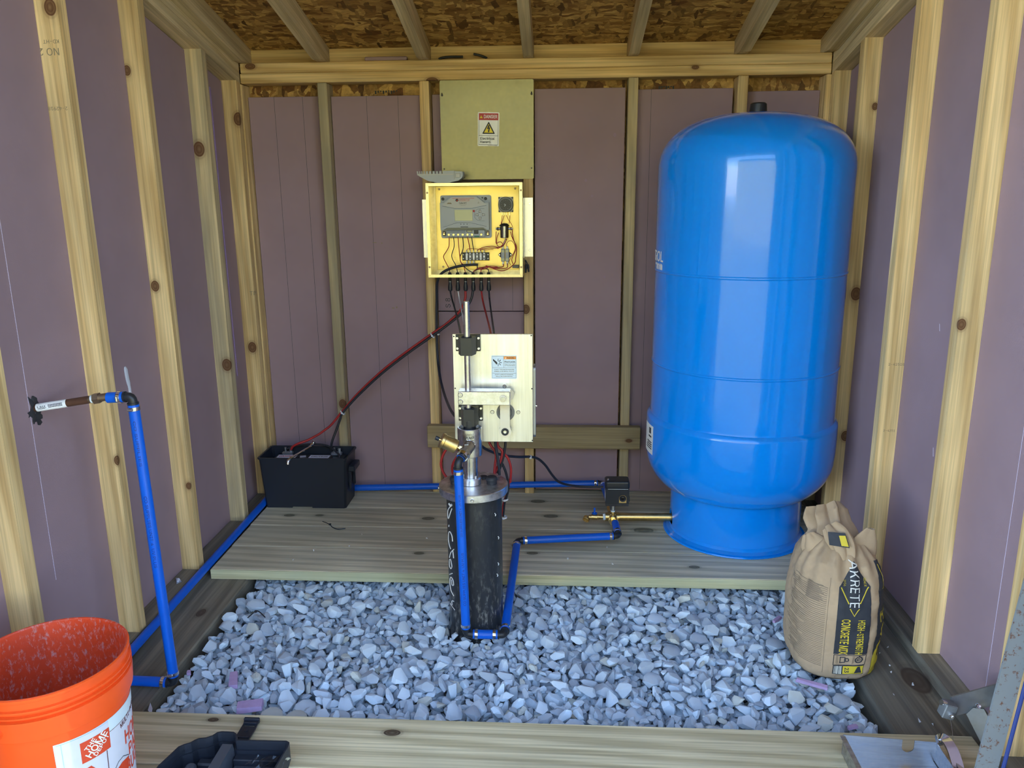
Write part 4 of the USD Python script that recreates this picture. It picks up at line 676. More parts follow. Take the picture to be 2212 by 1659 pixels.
WIRES = [                # name, label, material, radius and course of every wire and cable
    ('control_wire', 'red wire from the first screw terminal under the grey controller', 'wire_red', 0.0016, [[-0.3188, -0.052, 1.0956], [-0.3204, -0.0537, 1.0613], [-0.3316, -0.0553, 1.0401], [-0.3428, -0.057, 1.0206], [-0.334, -0.0587, 0.9975], [-0.3211, -0.0603, 0.9728], [-0.3182, -0.062, 0.9572]]),
    ('control_wire', 'black wire from the second screw terminal under the grey controller', 'wire_black', 0.0016, [[-0.301, -0.054, 1.0956], [-0.2992, -0.0556, 1.0613], [-0.3096, -0.0572, 1.027], [-0.3053, -0.0588, 1.0074], [-0.2939, -0.0604, 0.986], [-0.2872, -0.062, 0.9571]]),
    ('control_wire', 'red wire from the third screw terminal under the grey controller', 'wire_red', 0.0016, [[-0.2833, -0.056, 1.0956], [-0.2801, -0.0572, 1.0532], [-0.2774, -0.0584, 1.0204], [-0.2736, -0.0596, 0.9974], [-0.2637, -0.0608, 0.9876], [-0.2562, -0.062, 0.957]]),
    ('control_wire', 'black wire from the fourth terminal curling left of the terminal strip', 'wire_black', 0.0018, [[-0.2649, -0.05, 1.0952], [-0.2631, -0.0515, 1.0609], [-0.2675, -0.053, 1.0397], [-0.2756, -0.0545, 1.0234], [-0.2763, -0.056, 1.007], [-0.2706, -0.0575, 0.9923], [-0.2574, -0.059, 0.9775], [-0.2408, -0.0605, 0.9643], [-0.2252, -0.062, 0.9569]]),
    ('control_wire', 'red wire from the fifth controller terminal down into the terminal strip', 'wire_red', 0.0017, [[-0.2451, -0.056, 1.0954], [-0.2405, -0.0505, 1.0689], [-0.2374, -0.045, 1.0439]]),
    ('control_wire', 'black wire from the sixth controller terminal down into the terminal strip', 'wire_black', 0.0017, [[-0.2285, -0.056, 1.0953], [-0.2263, -0.0505, 1.0688], [-0.2224, -0.045, 1.0438]]),
    ('control_wire', 'thin orange-red jumper wire arching over the top of the terminal strip', 'wire_red', 0.001, [[-0.2516, -0.046, 1.0407], [-0.249, -0.046, 1.0473], [-0.2405, -0.046, 1.0502], [-0.2238, -0.046, 1.0501], [-0.1955, -0.046, 1.0474], [-0.1705, -0.046, 1.0453], [-0.1438, -0.046, 1.0485]]),
    ('control_wire', 'red wire bundle strand rising from the terminal strip towards the relay', 'wire_red', 0.0014, [[-0.2078, -0.05, 1.0408], [-0.2035, -0.05, 1.0474], [-0.1783, -0.05, 1.0571], [-0.145, -0.05, 1.0594], [-0.1235, -0.05, 1.0544], [-0.1397, -0.05, 1.0528], [-0.1197, -0.05, 1.056], [-0.1063, -0.05, 1.0669], [-0.0961, -0.05, 1.0886]]),
    ('control_wire', 'second red strand from the terminal strip running right to the relay', 'wire_red', 0.0014, [[-0.1958, -0.053, 1.041], [-0.1932, -0.053, 1.0484], [-0.1698, -0.053, 1.0524], [-0.1432, -0.053, 1.0531], [-0.1233, -0.053, 1.0521], [-0.1284, -0.053, 1.0515], [-0.1128, -0.053, 1.0573], [-0.0994, -0.053, 1.0714], [-0.0904, -0.053, 1.0887]]),
    ('control_wire', 'red wire loop hanging below the left stud of the relay', 'wire_red', 0.0014, [[-0.1322, -0.05, 1.117], [-0.1336, -0.05, 1.0909], [-0.1324, -0.05, 1.0703], [-0.1216, -0.05, 1.0761], [-0.1117, -0.05, 1.0752], [-0.1067, -0.05, 1.0647], [-0.1097, -0.05, 1.0582], [-0.1219, -0.05, 1.0582], [-0.1295, -0.05, 1.067], [-0.1303, -0.05, 1.0888], [-0.1223, -0.05, 1.1126]]),
    ('control_wire', 'black wire from under the relay to the bundle at the fuses', 'wire_black', 0.0012, [[-0.094, -0.048, 1.0895], [-0.0952, -0.048, 1.0776], [-0.1042, -0.048, 1.0624], [-0.1132, -0.048, 1.0558]]),
    ('control_wire', 'white-striped wire hanging under the round relay can', 'wire_white', 0.001, [[-0.097, -0.052, 1.0898], [-0.0983, -0.052, 1.0778], [-0.1066, -0.052, 1.0631]]),
    ('control_wire', 'red wire from the left tab of the round timer to the relay', 'wire_red', 0.001, [[-0.1075, -0.045, 1.1791], [-0.1099, -0.045, 1.1619], [-0.1127, -0.045, 1.1469]]),
    ('control_wire', 'red wire from the second tab of the round timer to the relay', 'wire_red', 0.001, [[-0.0997, -0.047, 1.1791], [-0.1072, -0.047, 1.1577], [-0.1111, -0.047, 1.1469]]),
    ('control_wire', 'red wire from the third timer tab crossing to the right relay stud', 'wire_red', 0.001, [[-0.091, -0.045, 1.179], [-0.0835, -0.045, 1.1618], [-0.0727, -0.045, 1.1466], [-0.0673, -0.045, 1.1336]]),
    ('control_wire', 'red wire from the right tab of the round timer to the relay', 'wire_red', 0.001, [[-0.0766, -0.047, 1.179], [-0.0786, -0.047, 1.1618], [-0.0813, -0.047, 1.1468]]),
    ('control_wire', 'long red wire looping down the right side of the open box', 'wire_red', 0.0018, [[-0.0679, -0.055, 1.1233], [-0.0676, -0.0555, 1.1061], [-0.0616, -0.056, 1.0801], [-0.0529, -0.0565, 1.0605], [-0.052, -0.057, 1.0366], [-0.0554, -0.0575, 1.0148], [-0.0578, -0.058, 0.9973], [-0.0689, -0.0585, 0.9842], [-0.0845, -0.059, 0.9722], [-0.1068, -0.0595, 0.9641], [-0.129, -0.06, 0.9673], [-0.1732, -0.0605, 0.9836], [-0.1653, -0.061, 0.9806], [-0.1903, -0.0615, 0.9742], [-0.1948, -0.062, 0.9568]]),
    ('control_wire', 'second red wire looping beside the fuses into the lower right corner', 'wire_red', 0.0015, [[-0.0758, -0.052, 1.1167], [-0.0705, -0.052, 1.0972], [-0.0586, -0.052, 1.0711], [-0.0559, -0.052, 1.0471], [-0.0668, -0.052, 1.0209], [-0.0713, -0.052, 1.0056], [-0.067, -0.052, 0.9902]]),
    ('control_wire', 'thin red wire arching from the fuse holder top to the right loop', 'wire_red', 0.001, [[-0.0909, -0.05, 1.0581], [-0.0903, -0.05, 1.0711], [-0.0818, -0.05, 1.0798], [-0.0719, -0.05, 1.0798], [-0.062, -0.05, 1.0688], [-0.0578, -0.05, 1.047], [-0.0736, -0.05, 1.0164], [-0.0815, -0.05, 0.9989], [-0.0761, -0.05, 0.9856]]),
    ('control_wire', 'red wire from the left fuse bottom back to the cable glands', 'wire_red', 0.0018, [[-0.1043, -0.053, 0.9904], [-0.107, -0.0541, 0.9795], [-0.1403, -0.0553, 0.9757], [-0.1736, -0.0564, 0.981], [-0.1656, -0.0575, 0.977], [-0.189, -0.0586, 0.9706], [-0.2073, -0.0598, 0.9724], [-0.2224, -0.0609, 0.9626], [-0.2252, -0.062, 0.9569]]),
    ('control_wire', 'red wire from the right fuse bottom back along the box floor', 'wire_red', 0.0016, [[-0.0889, -0.057, 0.9929], [-0.0908, -0.0575, 0.9754], [-0.1179, -0.058, 0.9722], [-0.1512, -0.0585, 0.9756], [-0.1271, -0.059, 0.9787], [-0.1537, -0.0595, 0.9821], [-0.2038, -0.06, 0.9757]]),
    ('control_wire', 'black wire from the right cable gland up to the terminal strip', 'wire_black', 0.0018, [[-0.1632, -0.06, 0.9565], [-0.1673, -0.0583, 0.9705], [-0.1959, -0.0567, 0.9721], [-0.2162, -0.055, 0.9653], [-0.2232, -0.0533, 0.9602], [-0.2097, -0.0517, 0.9733], [-0.2113, -0.05, 0.9864]]),
    ('jacket_cable', 'thick black jacketed cable leaving the box and looping behind the drive', 'cable_black', 0.0052, [[-0.2051, -0.062, 0.9883], [-0.2263, -0.066, 0.9887], [-0.2612, -0.068, 0.9863], [-0.2947, -0.068, 0.9801], [-0.3237, -0.066, 0.9709], [-0.3476, -0.066, 0.9577], [-0.3601, -0.064, 0.9426], [-0.3694, -0.06, 0.923], [-0.3746, -0.05, 0.8949], [-0.3781, -0.04, 0.8429], [-0.3809, -0.035, 0.799], [-0.3842, -0.03, 0.6872], [-0.38, -0.045, 0.5931], [-0.3596, -0.12, 0.5289], [-0.3221, -0.26, 0.496], [-0.2596, -0.55, 0.5217], [-0.203, -0.8, 0.5659]]),
    ('power_cable', 'black cable from the first gland running down behind the drive box', 'wire_black', 0.0035, [[-0.3201, -0.06, 0.8887], [-0.3122, -0.07, 0.8547], [-0.2816, -0.2, 0.8238], [-0.2307, -0.5, 0.8151], [-0.1865, -0.8, 0.822]]),
    ('power_cable', 'thin white cable from the second gland passing behind the pump rod', 'wire_white', 0.0024, [[-0.2883, -0.06, 0.8887], [-0.2824, -0.07, 0.8547], [-0.2597, -0.2, 0.8363], [-0.2142, -0.5, 0.8232], [-0.1749, -0.8, 0.822]]),
    ('battery_cable', 'red battery cable running diagonally from the control box to the battery', 'wire_red', 0.005, [[-0.2576, -0.06, 0.8886], [-0.2591, -0.062, 0.8536], [-0.273, -0.062, 0.8181], [-0.2927, -0.06, 0.7915], [-0.3431, -0.058, 0.7476], [-0.4053, -0.056, 0.7053], [-0.5133, -0.055, 0.6298], [-0.6151, -0.055, 0.5514], [-0.7172, -0.055, 0.4579], [-0.7885, -0.055, 0.3792], [-0.8381, -0.06, 0.3215], [-0.87, -0.065, 0.2963], [-0.8955, -0.07, 0.2792], [-0.9396, -0.08, 0.2574], [-0.9749, -0.09, 0.246], [-1.0, -0.085, 0.232], [-1.016, -0.073, 0.213]]),
    ('battery_cable', 'black battery cable running diagonally from the control box to the battery', 'wire_black', 0.005, [[-0.2269, -0.06, 0.8886], [-0.2336, -0.064, 0.8557], [-0.2497, -0.068, 0.8245], [-0.2802, -0.07, 0.7893], [-0.338, -0.068, 0.7436], [-0.4002, -0.066, 0.6995], [-0.5096, -0.066, 0.6224], [-0.6091, -0.066, 0.5461], [-0.7108, -0.066, 0.4548], [-0.7838, -0.066, 0.3763], [-0.7973, -0.066, 0.3479], [-0.8124, -0.07, 0.3085], [-0.835, -0.08, 0.2503], [-0.842, -0.072, 0.214]]),
    ('power_cable', 'dark red cable from the fifth gland running down behind the drive box', 'wire_red', 0.0036, [[-0.1945, -0.06, 0.8885], [-0.1876, -0.07, 0.8453], [-0.1572, -0.25, 0.8136], [-0.112, -0.6, 0.8116], [-0.0908, -0.8, 0.8149]]),
    ('power_cable', 'black cable from the rightmost gland running down behind the drive box', 'wire_black', 0.0036, [[-0.1642, -0.06, 0.8885], [-0.1598, -0.07, 0.8453], [-0.1379, -0.25, 0.8136], [-0.1011, -0.6, 0.8116], [-0.0821, -0.8, 0.8149]]),
    ('switch_cable', 'black cable sagging from behind the pump to the pressure switch', 'cable_black', 0.0045, [[-0.1384, -0.86, 0.5158], [-0.1218, -0.84, 0.485], [-0.0976, -0.8, 0.4564], [-0.06, -0.74, 0.4238], [-0.0183, -0.66, 0.3921], [0.0205, -0.6, 0.372], [0.0453, -0.56, 0.3517], [0.0708, -0.52, 0.3136], [0.0938, -0.48, 0.264], [0.1175, -0.45, 0.2261], [0.1505, -0.42, 0.2024], [0.2032, -0.39, 0.1843], [0.2877, -0.375, 0.1778]]),
    ('hanging_cable', 'leftmost red cable hanging straight down under the drive box', 'wire_red', 0.004, [[-0.101, -0.85, 0.5054], [-0.0927, -0.852, 0.4903], [-0.0835, -0.854, 0.4788], [-0.079, -0.856, 0.4601], [-0.0821, -0.858, 0.4343], [-0.0849, -0.86, 0.4048]]),
    ('hanging_cable', 'thick black cable hanging straight down under the drive box', 'wire_black', 0.0045, [[-0.0787, -0.88, 0.517], [-0.0765, -0.8775, 0.4902], [-0.0728, -0.875, 0.465], [-0.0697, -0.8725, 0.4396], [-0.0676, -0.87, 0.4043]]),
    ('hanging_cable', 'red cable crossing behind the black one under the drive box', 'wire_red', 0.004, [[-0.0758, -0.84, 0.5042], [-0.0732, -0.84, 0.4883], [-0.0635, -0.84, 0.4779], [-0.0603, -0.84, 0.4673], [-0.0674, -0.84, 0.437], [-0.0796, -0.84, 0.4119], [-0.084, -0.84, 0.3976]]),
    ('hanging_cable', 'black cable slanting down left under the drive box', 'wire_black', 0.0042, [[-0.0505, -0.83, 0.4994], [-0.0524, -0.83, 0.4782], [-0.0587, -0.83, 0.4461], [-0.0684, -0.83, 0.4139], [-0.078, -0.83, 0.3949]]),
    ('hanging_cable', 'red cable loop bulging out right below the drive box', 'wire_red', 0.004, [[-0.0726, -0.83, 0.4851], [-0.0578, -0.828, 0.4633], [-0.0428, -0.826, 0.4432], [-0.0351, -0.824, 0.4157], [-0.0346, -0.822, 0.3898], [-0.0372, -0.82, 0.3601]]),
    ('hanging_cable', 'black cable passing right of the well cap down to the deck', 'wire_black', 0.004, [[-0.0629, -0.81, 0.4194], [-0.0531, -0.8069, 0.3931], [-0.0476, -0.8037, 0.3684], [-0.0451, -0.8006, 0.3416], [-0.0468, -0.7975, 0.3183], [-0.0533, -0.7944, 0.2948], [-0.059, -0.7913, 0.2749], [-0.0615, -0.7881, 0.2512], [-0.0643, -0.785, 0.2273]]),
    ('hanging_cable', 'red cable tied beside the black one right of the casing', 'wire_red', 0.0036, [[-0.0436, -0.8, 0.3634], [-0.0439, -0.7975, 0.3405], [-0.0487, -0.795, 0.3136], [-0.0569, -0.7925, 0.2903], [-0.0622, -0.79, 0.2725], [-0.0644, -0.7875, 0.2509], [-0.0669, -0.785, 0.2291]]),
    ('hanging_cable', 'outer red cable loop left of the pump neck', 'wire_red', 0.0042, [[-0.234, -0.83, 0.4799], [-0.2464, -0.83, 0.4637], [-0.2556, -0.83, 0.4422], [-0.2588, -0.83, 0.4224], [-0.2551, -0.83, 0.4026], [-0.2486, -0.83, 0.3883], [-0.2387, -0.83, 0.3739]]),
    ('hanging_cable', 'inner red cable loop close behind the check valve', 'wire_red', 0.004, [[-0.2001, -0.86, 0.4619], [-0.21, -0.858, 0.447], [-0.2165, -0.856, 0.4338], [-0.2198, -0.854, 0.4171], [-0.2187, -0.852, 0.4021], [-0.215, -0.85, 0.3924]]),
]
# ---------------------------------------------------------------- control box on the back wall
KX0, KX1, KZ0, KZ1, KY0, KY1 = -.397, -.0255, .9435, 1.304, -.110, -.0125
kb = thing('control_box', 'open shallow metal electrical box with wiring on the back wall', 'control box', loc=((KX0 + KX1) / 2, -.06, KZ0))
part('shell', kb, [xbox(KX0, KX0 + .0015, KY0 + .0018, KY1, KZ0, KZ1), xbox(KX1 - .0015, KX1, KY0 + .0018, KY1, KZ0, KZ1), xbox(KX0 + .0016, KX1 - .0016, KY0 + .0018, KY1, KZ0, KZ0 + .0015), xbox(KX0 + .0016, KX1 - .0016, KY0 + .0018, KY1, KZ1 - .0015, KZ1), xbox(KX0 + .0016, KX1 - .0016, KY1 - .0015, KY1, KZ0 + .0016, KZ1 - .0016)], 'box_steel', False)
fr = .0112
for q in ([(KX0, KZ0), (KX1, KZ0), (KX1 - fr, KZ0 + fr), (KX0 + fr, KZ0 + fr)], [(KX0, KZ1), (KX0 + fr, KZ1 - fr), (KX1 - fr, KZ1 - fr), (KX1, KZ1)], [(KX0, KZ0 + .0006), (KX0 + fr, KZ0 + fr + .0006), (KX0 + fr, KZ1 - fr - .0006), (KX0, KZ1 - .0006)], [(KX1, KZ0 + .0006), (KX1, KZ1 - .0006), (KX1 - fr, KZ1 - fr - .0006), (KX1 - fr, KZ0 + fr + .0006)]):
    part('front_lip', kb, prism(q, KY0, KY0 + .0016, 'y'), 'box_steel', False)
bp = part('back_plate', kb, xbox(-.3730, -.0430, KY1 - .0080, KY1 - .0060, .9640, 1.2920, .0008), 'zinc_yellow', False)
for x, z in ((-.358, 1.281), (-.0575, 1.281), (-.350, .977), (-.0500, .974)): part('screw', bp, bolt((x, KY1 - .0081, z), (0, -1, 0), .0042, .003), 'bronze')
for x, z in ((KX0 + .0055, 1.268), (KX1 - .0055, 1.2745), (KX0 + .0055, .984), (KX1 - .0055, .983)): part('screw', kb, bolt((x, KY0 - .0001, z), (0, -1, 0), .0040, .0025), 'bronze')
part('bracket', kb, [xbox(-.4305, -.3985, -.0028, -.0006, 1.012, 1.242, .0005), xbox(-.4000, -.3975, -.040, -.003, 1.012, 1.242, .0005)], 'alum_sheet', False, label='flat metal mounting flange')
br_ = part('bracket', kb, [xbox(-.0215, .0118, -.0028, -.0006, 1.014, 1.246, .0005), xbox(-.0245, -.0216, -.060, -.0006, 1.014, 1.246, .0005)], 'alum_sheet', False, label='flat metal mounting flange')
for z in (1.040, 1.222): part('screw', br_, bolt((-.0020, -.0029, z), (0, -1, 0), .0042, .002), 'chrome'); part('screw', kb, bolt((-.0252, -.045, z), (1, 0, 0), .004, .004), 'bronze')
part('cable_tail', kb, [tube(spline([(-.0185, -.050, 1.005), (-.0150, -.052, .985), (-.0165, -.052, .955)], 5), [.002] * 5 + [.0055] * 3 + [.004] * 3, 8), tube(spline([(-.0165, -.050, 1.005), (-.0080, -.048, .985), (-.0045, -.048, .958)], 5), [.002] * 5 + [.0050] * 3 + [.0035] * 3, 8)], 'wire_black')
part('corner_bracket', kb, [xbox(-.0700, -.0440, -.044, -.0205, .973, .984, .001)], 'dial_grey', False)
for k, x in enumerate((-.3187, -.2877, -.2565, -.2255, -.1936, -.1634)):
    g = part('cable_gland', kb, [lathe([(0, .884), (.0045, .884), (.0078, .886), (.0088, .890), (.0088, .902), (.0062, .917), (.0058, .921), (0, .921)], (x, -.062, 0), n=20)], 'black_plastic', 40, label='black cable gland boot')
    part('thread', g, [cyl((x, -.062, .9213), (x, -.062, .9433), .0058, 16), lathe([(.0059, .9235), (.0070, .9235), (.0070, .9265), (.0059, .9265)], (x, -.062, 0), n=18)], 'black_satin', 30); part('ring', g, lathe([(.0060, .9212), (.0066, .9212), (.0066, .9228), (.0060, .9228)], (x, -.062, 0), n=18), 'steel'); part('nut', g, [cyl((x, -.062, .9452), (x, -.062, .9525), .0086, 6), cyl((x, -.062, .9525), (x, -.062, .9585), .0062, 14)], 'black_plastic', 20)
# charge controller
cc = thing('charge_controller', 'grey plastic solar charge controller with small screen inside the open box', 'charge controller', loc=(-.2535, -.04, 1.091)); cby = KY1 - .0082
part('base', cc, prism(sbox(-.3530, 1.0910, -.1520, 1.2570).buffer(-.008).buffer(.008, 6), cby - .010, cby, 'y'), 'controller_grey', 20)
body = Polygon([(-.3510, 1.1235), (-.3400, 1.1235), (-.3250, 1.1330), (-.1820, 1.1330), (-.1670, 1.1240), (-.1590, 1.1240), (-.1590, 1.2290), (-.1770, 1.2290), (-.2060, 1.2520), (-.3060, 1.2520), (-.3350, 1.2290), (-.3510, 1.2290)])
fc = part('cover', cc, prism(body, -.0620, cby - .0102, 'y'), 'controller_grey', 20)
def face(m, x, z, mat, y=-.0621, parent=fc, name='printing'): return part(name, parent, on_wall(m, x, y, z), mat, False)
face(flat(Polygon([(-.3400, 1.2190), (-.2900, 1.2095), (-.2260, 1.2095), (-.1690, 1.2215), (-.1800, 1.2270), (-.2080, 1.2495), (-.3040, 1.2495), (-.3330, 1.2270)]), .0004), 0, 0, 'controller_light')
face(flat(sbox(-.3010, 1.2450, -.2150, 1.2462)), 0, 0, 'label_red', -.0626); face(flat(Point(-.2830, 1.2385).buffer(.0055)), 0, 0, 'ink', -.0626); face(flat([(-.2865, 1.2350), (-.2800, 1.2350), (-.2810, 1.2420)]), 0, 0, 'label_red', -.0629)
face(text('MORNINGSTAR', .0042, .0003, True, .042), -.2755, 1.2375, 'label_red', -.0626); face(flat(sbox(0, 0, .040, .0007)), -.2750, 1.2335, 'label_red', -.0626); face(text('ProStar MPPT', .0044, .0003, True, .030), -.2750, 1.2255, 'ink', -.0626); face(flat(sbox(0, 0, .030, .0008)), -.2750, 1.2215, 'ink_grey', -.0626); face(flat(sbox(0, 0, .019, .0006)), -.2690, 1.2180, 'ink_grey', -.0626)
face(flat(Polygon([(0, 0), (.020, 0), (.016, .005), (.004, .005)])), -.3230, 1.2245, 'ink_grey', -.0626); face(tube([(0, 0, 0), (.0025, .006, 0), (.005, 0, 0), (0, 0, 0)], .0005, 4), -.2010, 1.2265, 'ink_grey', -.0626)
face(tube([(-.3410, 1.2165, 0), (-.2920, 1.2070, 0), (-.2240, 1.2070, 0), (-.1680, 1.2185, 0)], .0007, 4), 0, 0, 'controller_dark'); face(tube([(-.3400, 1.1345, 0), (-.2860, 1.1525, 0), (-.2320, 1.1525, 0), (-.1690, 1.1375, 0)], .0007, 4), 0, 0, 'controller_dark')
lc = part('screen', fc, [xbox(-.2935, -.2232, -.0633, -.0621, 1.1598, 1.2018, .0005)], 'lcd', False, label='pale yellow-green display screen'); face(flat(sbox(-.2215, 1.1930, -.2140, 1.2010).buffer(-.001).buffer(.001)), 0, 0, 'red_print', -.0622, fc, 'button')
for dx, dz, a in ((0, .0135, 0), (0, -.0135, math.pi), (-.0125, 0, math.pi / 2), (.0135, 0, -math.pi / 2)):
    b = part('arrow_button', fc, on_wall(rot(flat(Polygon([(-.005, -.0055), (.005, -.0055), (.0018, .0065), (-.0018, .0065)]), .0010), a, (0, 0, 1)), -.1935 + dx, -.0621, 1.1825 + dz), 'controller_light', False)
    part('outline', b, on_wall(rot(tube([(-.005, -.0055, .001), (.005, -.0055, .001), (.0018, .0065, .001), (-.0018, .0065, .001), (-.005, -.0055, .001)], .0005, 4), a, (0, 0, 1)), -.1935 + dx, -.0622, 1.1825 + dz), 'ink', False)
face(tube([(-.176, 1.2060, 0)] + [(-.1930 + .0235 * math.cos(t), 1.1825 + .0235 * math.sin(t), 0) for t in np.linspace(math.pi / 2, 3 * math.pi / 2, 14)] + [(-.176, 1.1590, 0)], .0005, 4), 0, 0, 'controller_dark')
for x in (-.2695, -.2575, -.2452): face(flat(Point(x, 1.1470).buffer(.0016, 5)), 0, 0, 'ink')
face(flat(sbox(-.2710, 1.1345, -.2420, 1.1370)), 0, 0, 'ink'); face(text('o', .003, .0003), -.2610, 1.2120, 'ink_grey')
for x in (-.3425, -.1735): part('corner_bolt', cc, bolt((x, cby - .0103, 1.2435), (0, -1, 0), .0058, .004, 16), 'black_plastic')
part('sensor', cc, bolt((-.1865, cby - .0103, 1.2470), (0, -1, 0), .0028, .002, 10), 'black_plastic')
tm = part('terminal_block', cc, xbox(-.3290, -.1765, -.0540, cby - .0103, 1.0975, 1.1228, .0015), 'controller_grey', 20)
for x in (-.3197, -.3008, -.2823, -.2640, -.2452, -.2271, -.1906): part('screw', tm, bolt((x, -.0541, 1.1058), (0, -1, 0), .0050, .0018, 14), 'brass_bright')
part('strip', tm, xbox(-.3270, -.2535, -.0552, -.0541, 1.1130, 1.1222, .0004), 'controller_dark', False); part('port', tm, [xbox(-.2490, -.2262, -.0556, -.0541, 1.1150, 1.1224, .0006)], 'black_plastic', False); part('port_label', tm, xbox(-.2465, -.2275, -.0561, -.0556, 1.1170, 1.1210), 'lcd', False)
part('socket', tm, [xbox(-.2195, -.2020, -.0565, -.0541, 1.1090, 1.1226, .0008)], 'black_plastic', False); part('plug', tm, xbox(-.2190, -.1985, -.0565, -.0541, 1.0965, 1.1010, .0006), 'board_green', False)
for x in (-.3400, -.1660): part('clip', cc, [xbox(x - .005, x + .005, cby - .022, cby - .0103, 1.101, 1.118, .002)], 'bronze', 20); part('screw', cc, bolt((x, cby - .0222, 1.107), (0, -1, 0), .0042, .003), 'brass_bright')
# timer, relay, terminal strip, fuses
ti = thing('dial_timer', 'round black and grey timer dial inside the open box beside the controller', 'timer', loc=(-.0945, -.03, 1.19)); ty = cby
part('plate', ti, prism(sbox(-.1240, 1.1905, -.0650, 1.2495).buffer(-.002).buffer(.002), ty - .004, ty, 'y'), 'controller_light', False)
part('housing', ti, lathe([(0, 0), (.0295, 0), (.0295, .012), (.0275, .0165), (.0225, .0165), (.0218, .0150), (0, .0150)], (-.0945, ty - .0041, 1.2200), (0, -1, 0), 48), 'dial_grey', 25)
part('face', ti, cyl((-.0945, ty - .0191, 1.22), (-.0945, ty - .0197, 1.22), .0218, 40), 'black_plastic', 30); part('hand', ti, [on_wall(rot(flat(sbox(-.001, 0, .001, .008)), a, (0, 0, 1)), -.0935, ty - .0198, 1.2190) for a in (1.1, 2.3)], 'white_print', False)
part('dial_mark', ti, [on_wall(flat(Point(.017 * math.cos(a), .017 * math.sin(a)).buffer(.0007, 4)), -.0945, ty - .0198, 1.22) for a in np.arange(0, 6.2, math.pi / 6)], 'controller_light', False)
for x in (-.1205, -.0685):
    for z in (1.1940, 1.2460): part('screw', ti, bolt((x, ty - .0041, z), (0, -1, 0), .0032, .002, 10), 'black_plastic')
for x in (-.108, -.1015, -.0930, -.0790): part('tab', ti, xbox(x - .0015, x + .0015, ty - .012, ty - .008, 1.179, 1.1903), 'brass_bright', False)
re_ = thing('relay', 'silver and black round relay can between the timer and the fuses', 'relay', loc=(-.1005, -.04, 1.09)); ry = -.0375
part('can', re_, lathe([(0, 1.0915), (.0152, 1.0915), (.0162, 1.0935), (.0166, 1.137), (0, 1.137)], (-.1005, ry, 0), n=40), 'steel_dark', 30); part('top_flange', re_, lathe([(0, 1.1372), (.0195, 1.1372), (.0195, 1.1400), (.0120, 1.1470), (0, 1.1490)], (-.1005, ry, 0), n=36), 'black_satin', 30)
part('stud', re_, [cyl((-.117, ry, 1.127), (-.134, ry, 1.127), .0042, 12), cyl((-.124, ry, 1.127), (-.1285, ry, 1.127), .0075, 6)], 'steel_dark', 20); part('stud', re_, [cyl((-.084, ry, 1.127), (-.067, ry, 1.127), .0042, 12), cyl((-.077, ry, 1.127), (-.0725, ry, 1.127), .0075, 6)], 'chrome', 20); part('mount', re_, xbox(-.112, -.089, ry + .010, cby, 1.100, 1.132, .001), 'steel', False)
tb = thing('terminal_strip', 'black barrier terminal strip with six pale jumper plates inside the open box', 'terminal strip', loc=(-.2165, -.03, 1.0025))
part('base', tb, xbox(-.2705, -.1627, -.0335, cby, 1.0025, 1.0340, .001), 'black_plastic', False)
for k in range(6):
    x = -.2525 + k * .0139; j = part('jumper', tb, prism(sbox(x - .0042, 1.0050, x + .0042, 1.0320).buffer(-.003).buffer(.003), -.0352, -.0336, 'y'), 'sticker_white', False)
    for z in (1.0115, 1.0255): part('screw', j, [cyl((x, -.0353, z), (x, -.0372, z), .0034, 10), xbox(x - .0030, x + .0030, -.0376, -.0372, z - .0006, z + .0006)], ('galvanised', 'dial_grey')[k % 2], False)
    part('spade_lug', tb, [xbox(x - .0022, x + .0022, -.040, -.034, 1.0342, 1.0430, .0006)], 'galvanised', False)
    if k < 3: part('spade_lug', tb, [xbox(x - .0026, x + .0026, -.040, -.034, .990, 1.0022, .0006)], 'galvanised', False)
for x in (-.2660, -.1672): part('mount_screw', tb, [bolt((x, -.0336, 1.0105), (0, -1, 0), .0030, .002, 10), bolt((x, -.0336, 1.0260), (0, -1, 0), .0030, .002, 10)], 'galvanised')
fu = thing('fuse_holder', 'pair of grey inline fuse holders with screw ears in the open box', 'fuse holder', loc=(-.099, -.03, .997))
for x in (-.1075, -.0905):
    b = part('fuse', fu, rbox(x - .0072, x + .0072, -.0400, cby - .0006, .9985, 1.0480, .002), 'fuse_grey', 30); part('lug', b, [xbox(x - .0032, x + .0032, -.036, -.030, .985, .9984, .0005), xbox(x - .0032, x + .0032, -.036, -.030, 1.0481, 1.0580, .0005)], 'galvanised', False); part('window', b, [xbox(x - .0050, x + .0050, -.0408, -.0401, 1.0350, 1.0440), xbox(x - .0050, x + .0050, -.0408, -.0401, 1.0020, 1.0110)], 'lcd', False)
for x, s_ in ((-.1149, -1), (-.0831, 1)): part('ear', fu, prism(Polygon([(x, 1.012), (x, 1.036), (x + s_ * .008, 1.0295), (x + s_ * .0125, 1.0245), (x + s_ * .008, 1.019)]), -.027, cby - .0006, 'y'), 'black_plastic', 20); part('screw', fu, bolt((x + s_ * .0068, -.0272, 1.0243), (0, -1, 0), .0030, .002, 10), 'chrome')
for (name, label, mat, r, pts) in WIRES:
    single(name, tube(spline(pts, 6), r, 10), mat, label, 'cable' if 'cable' in name else 'wire', None, 40)
def tie(c, d, label, r=.0085):
    c, d = np.array(c, float), np.array(d, float); d /= np.linalg.norm(d); x, y, _ = frame_of(d)
    m = [lathe([(r, -.0026), (r + .0014, -.0026), (r + .0014, .0026), (r, .0026)], c, d, 20)]; h = c + np.array([0, -r - .002, 0]); m.append(xbox(h[0] - .004, h[0] + .004, h[1] - .003, h[1] + .002, h[2] - .0035, h[2] + .0035, .001))
    single('cable_tie', m, 'tie_white', label, 'cable tie', None)
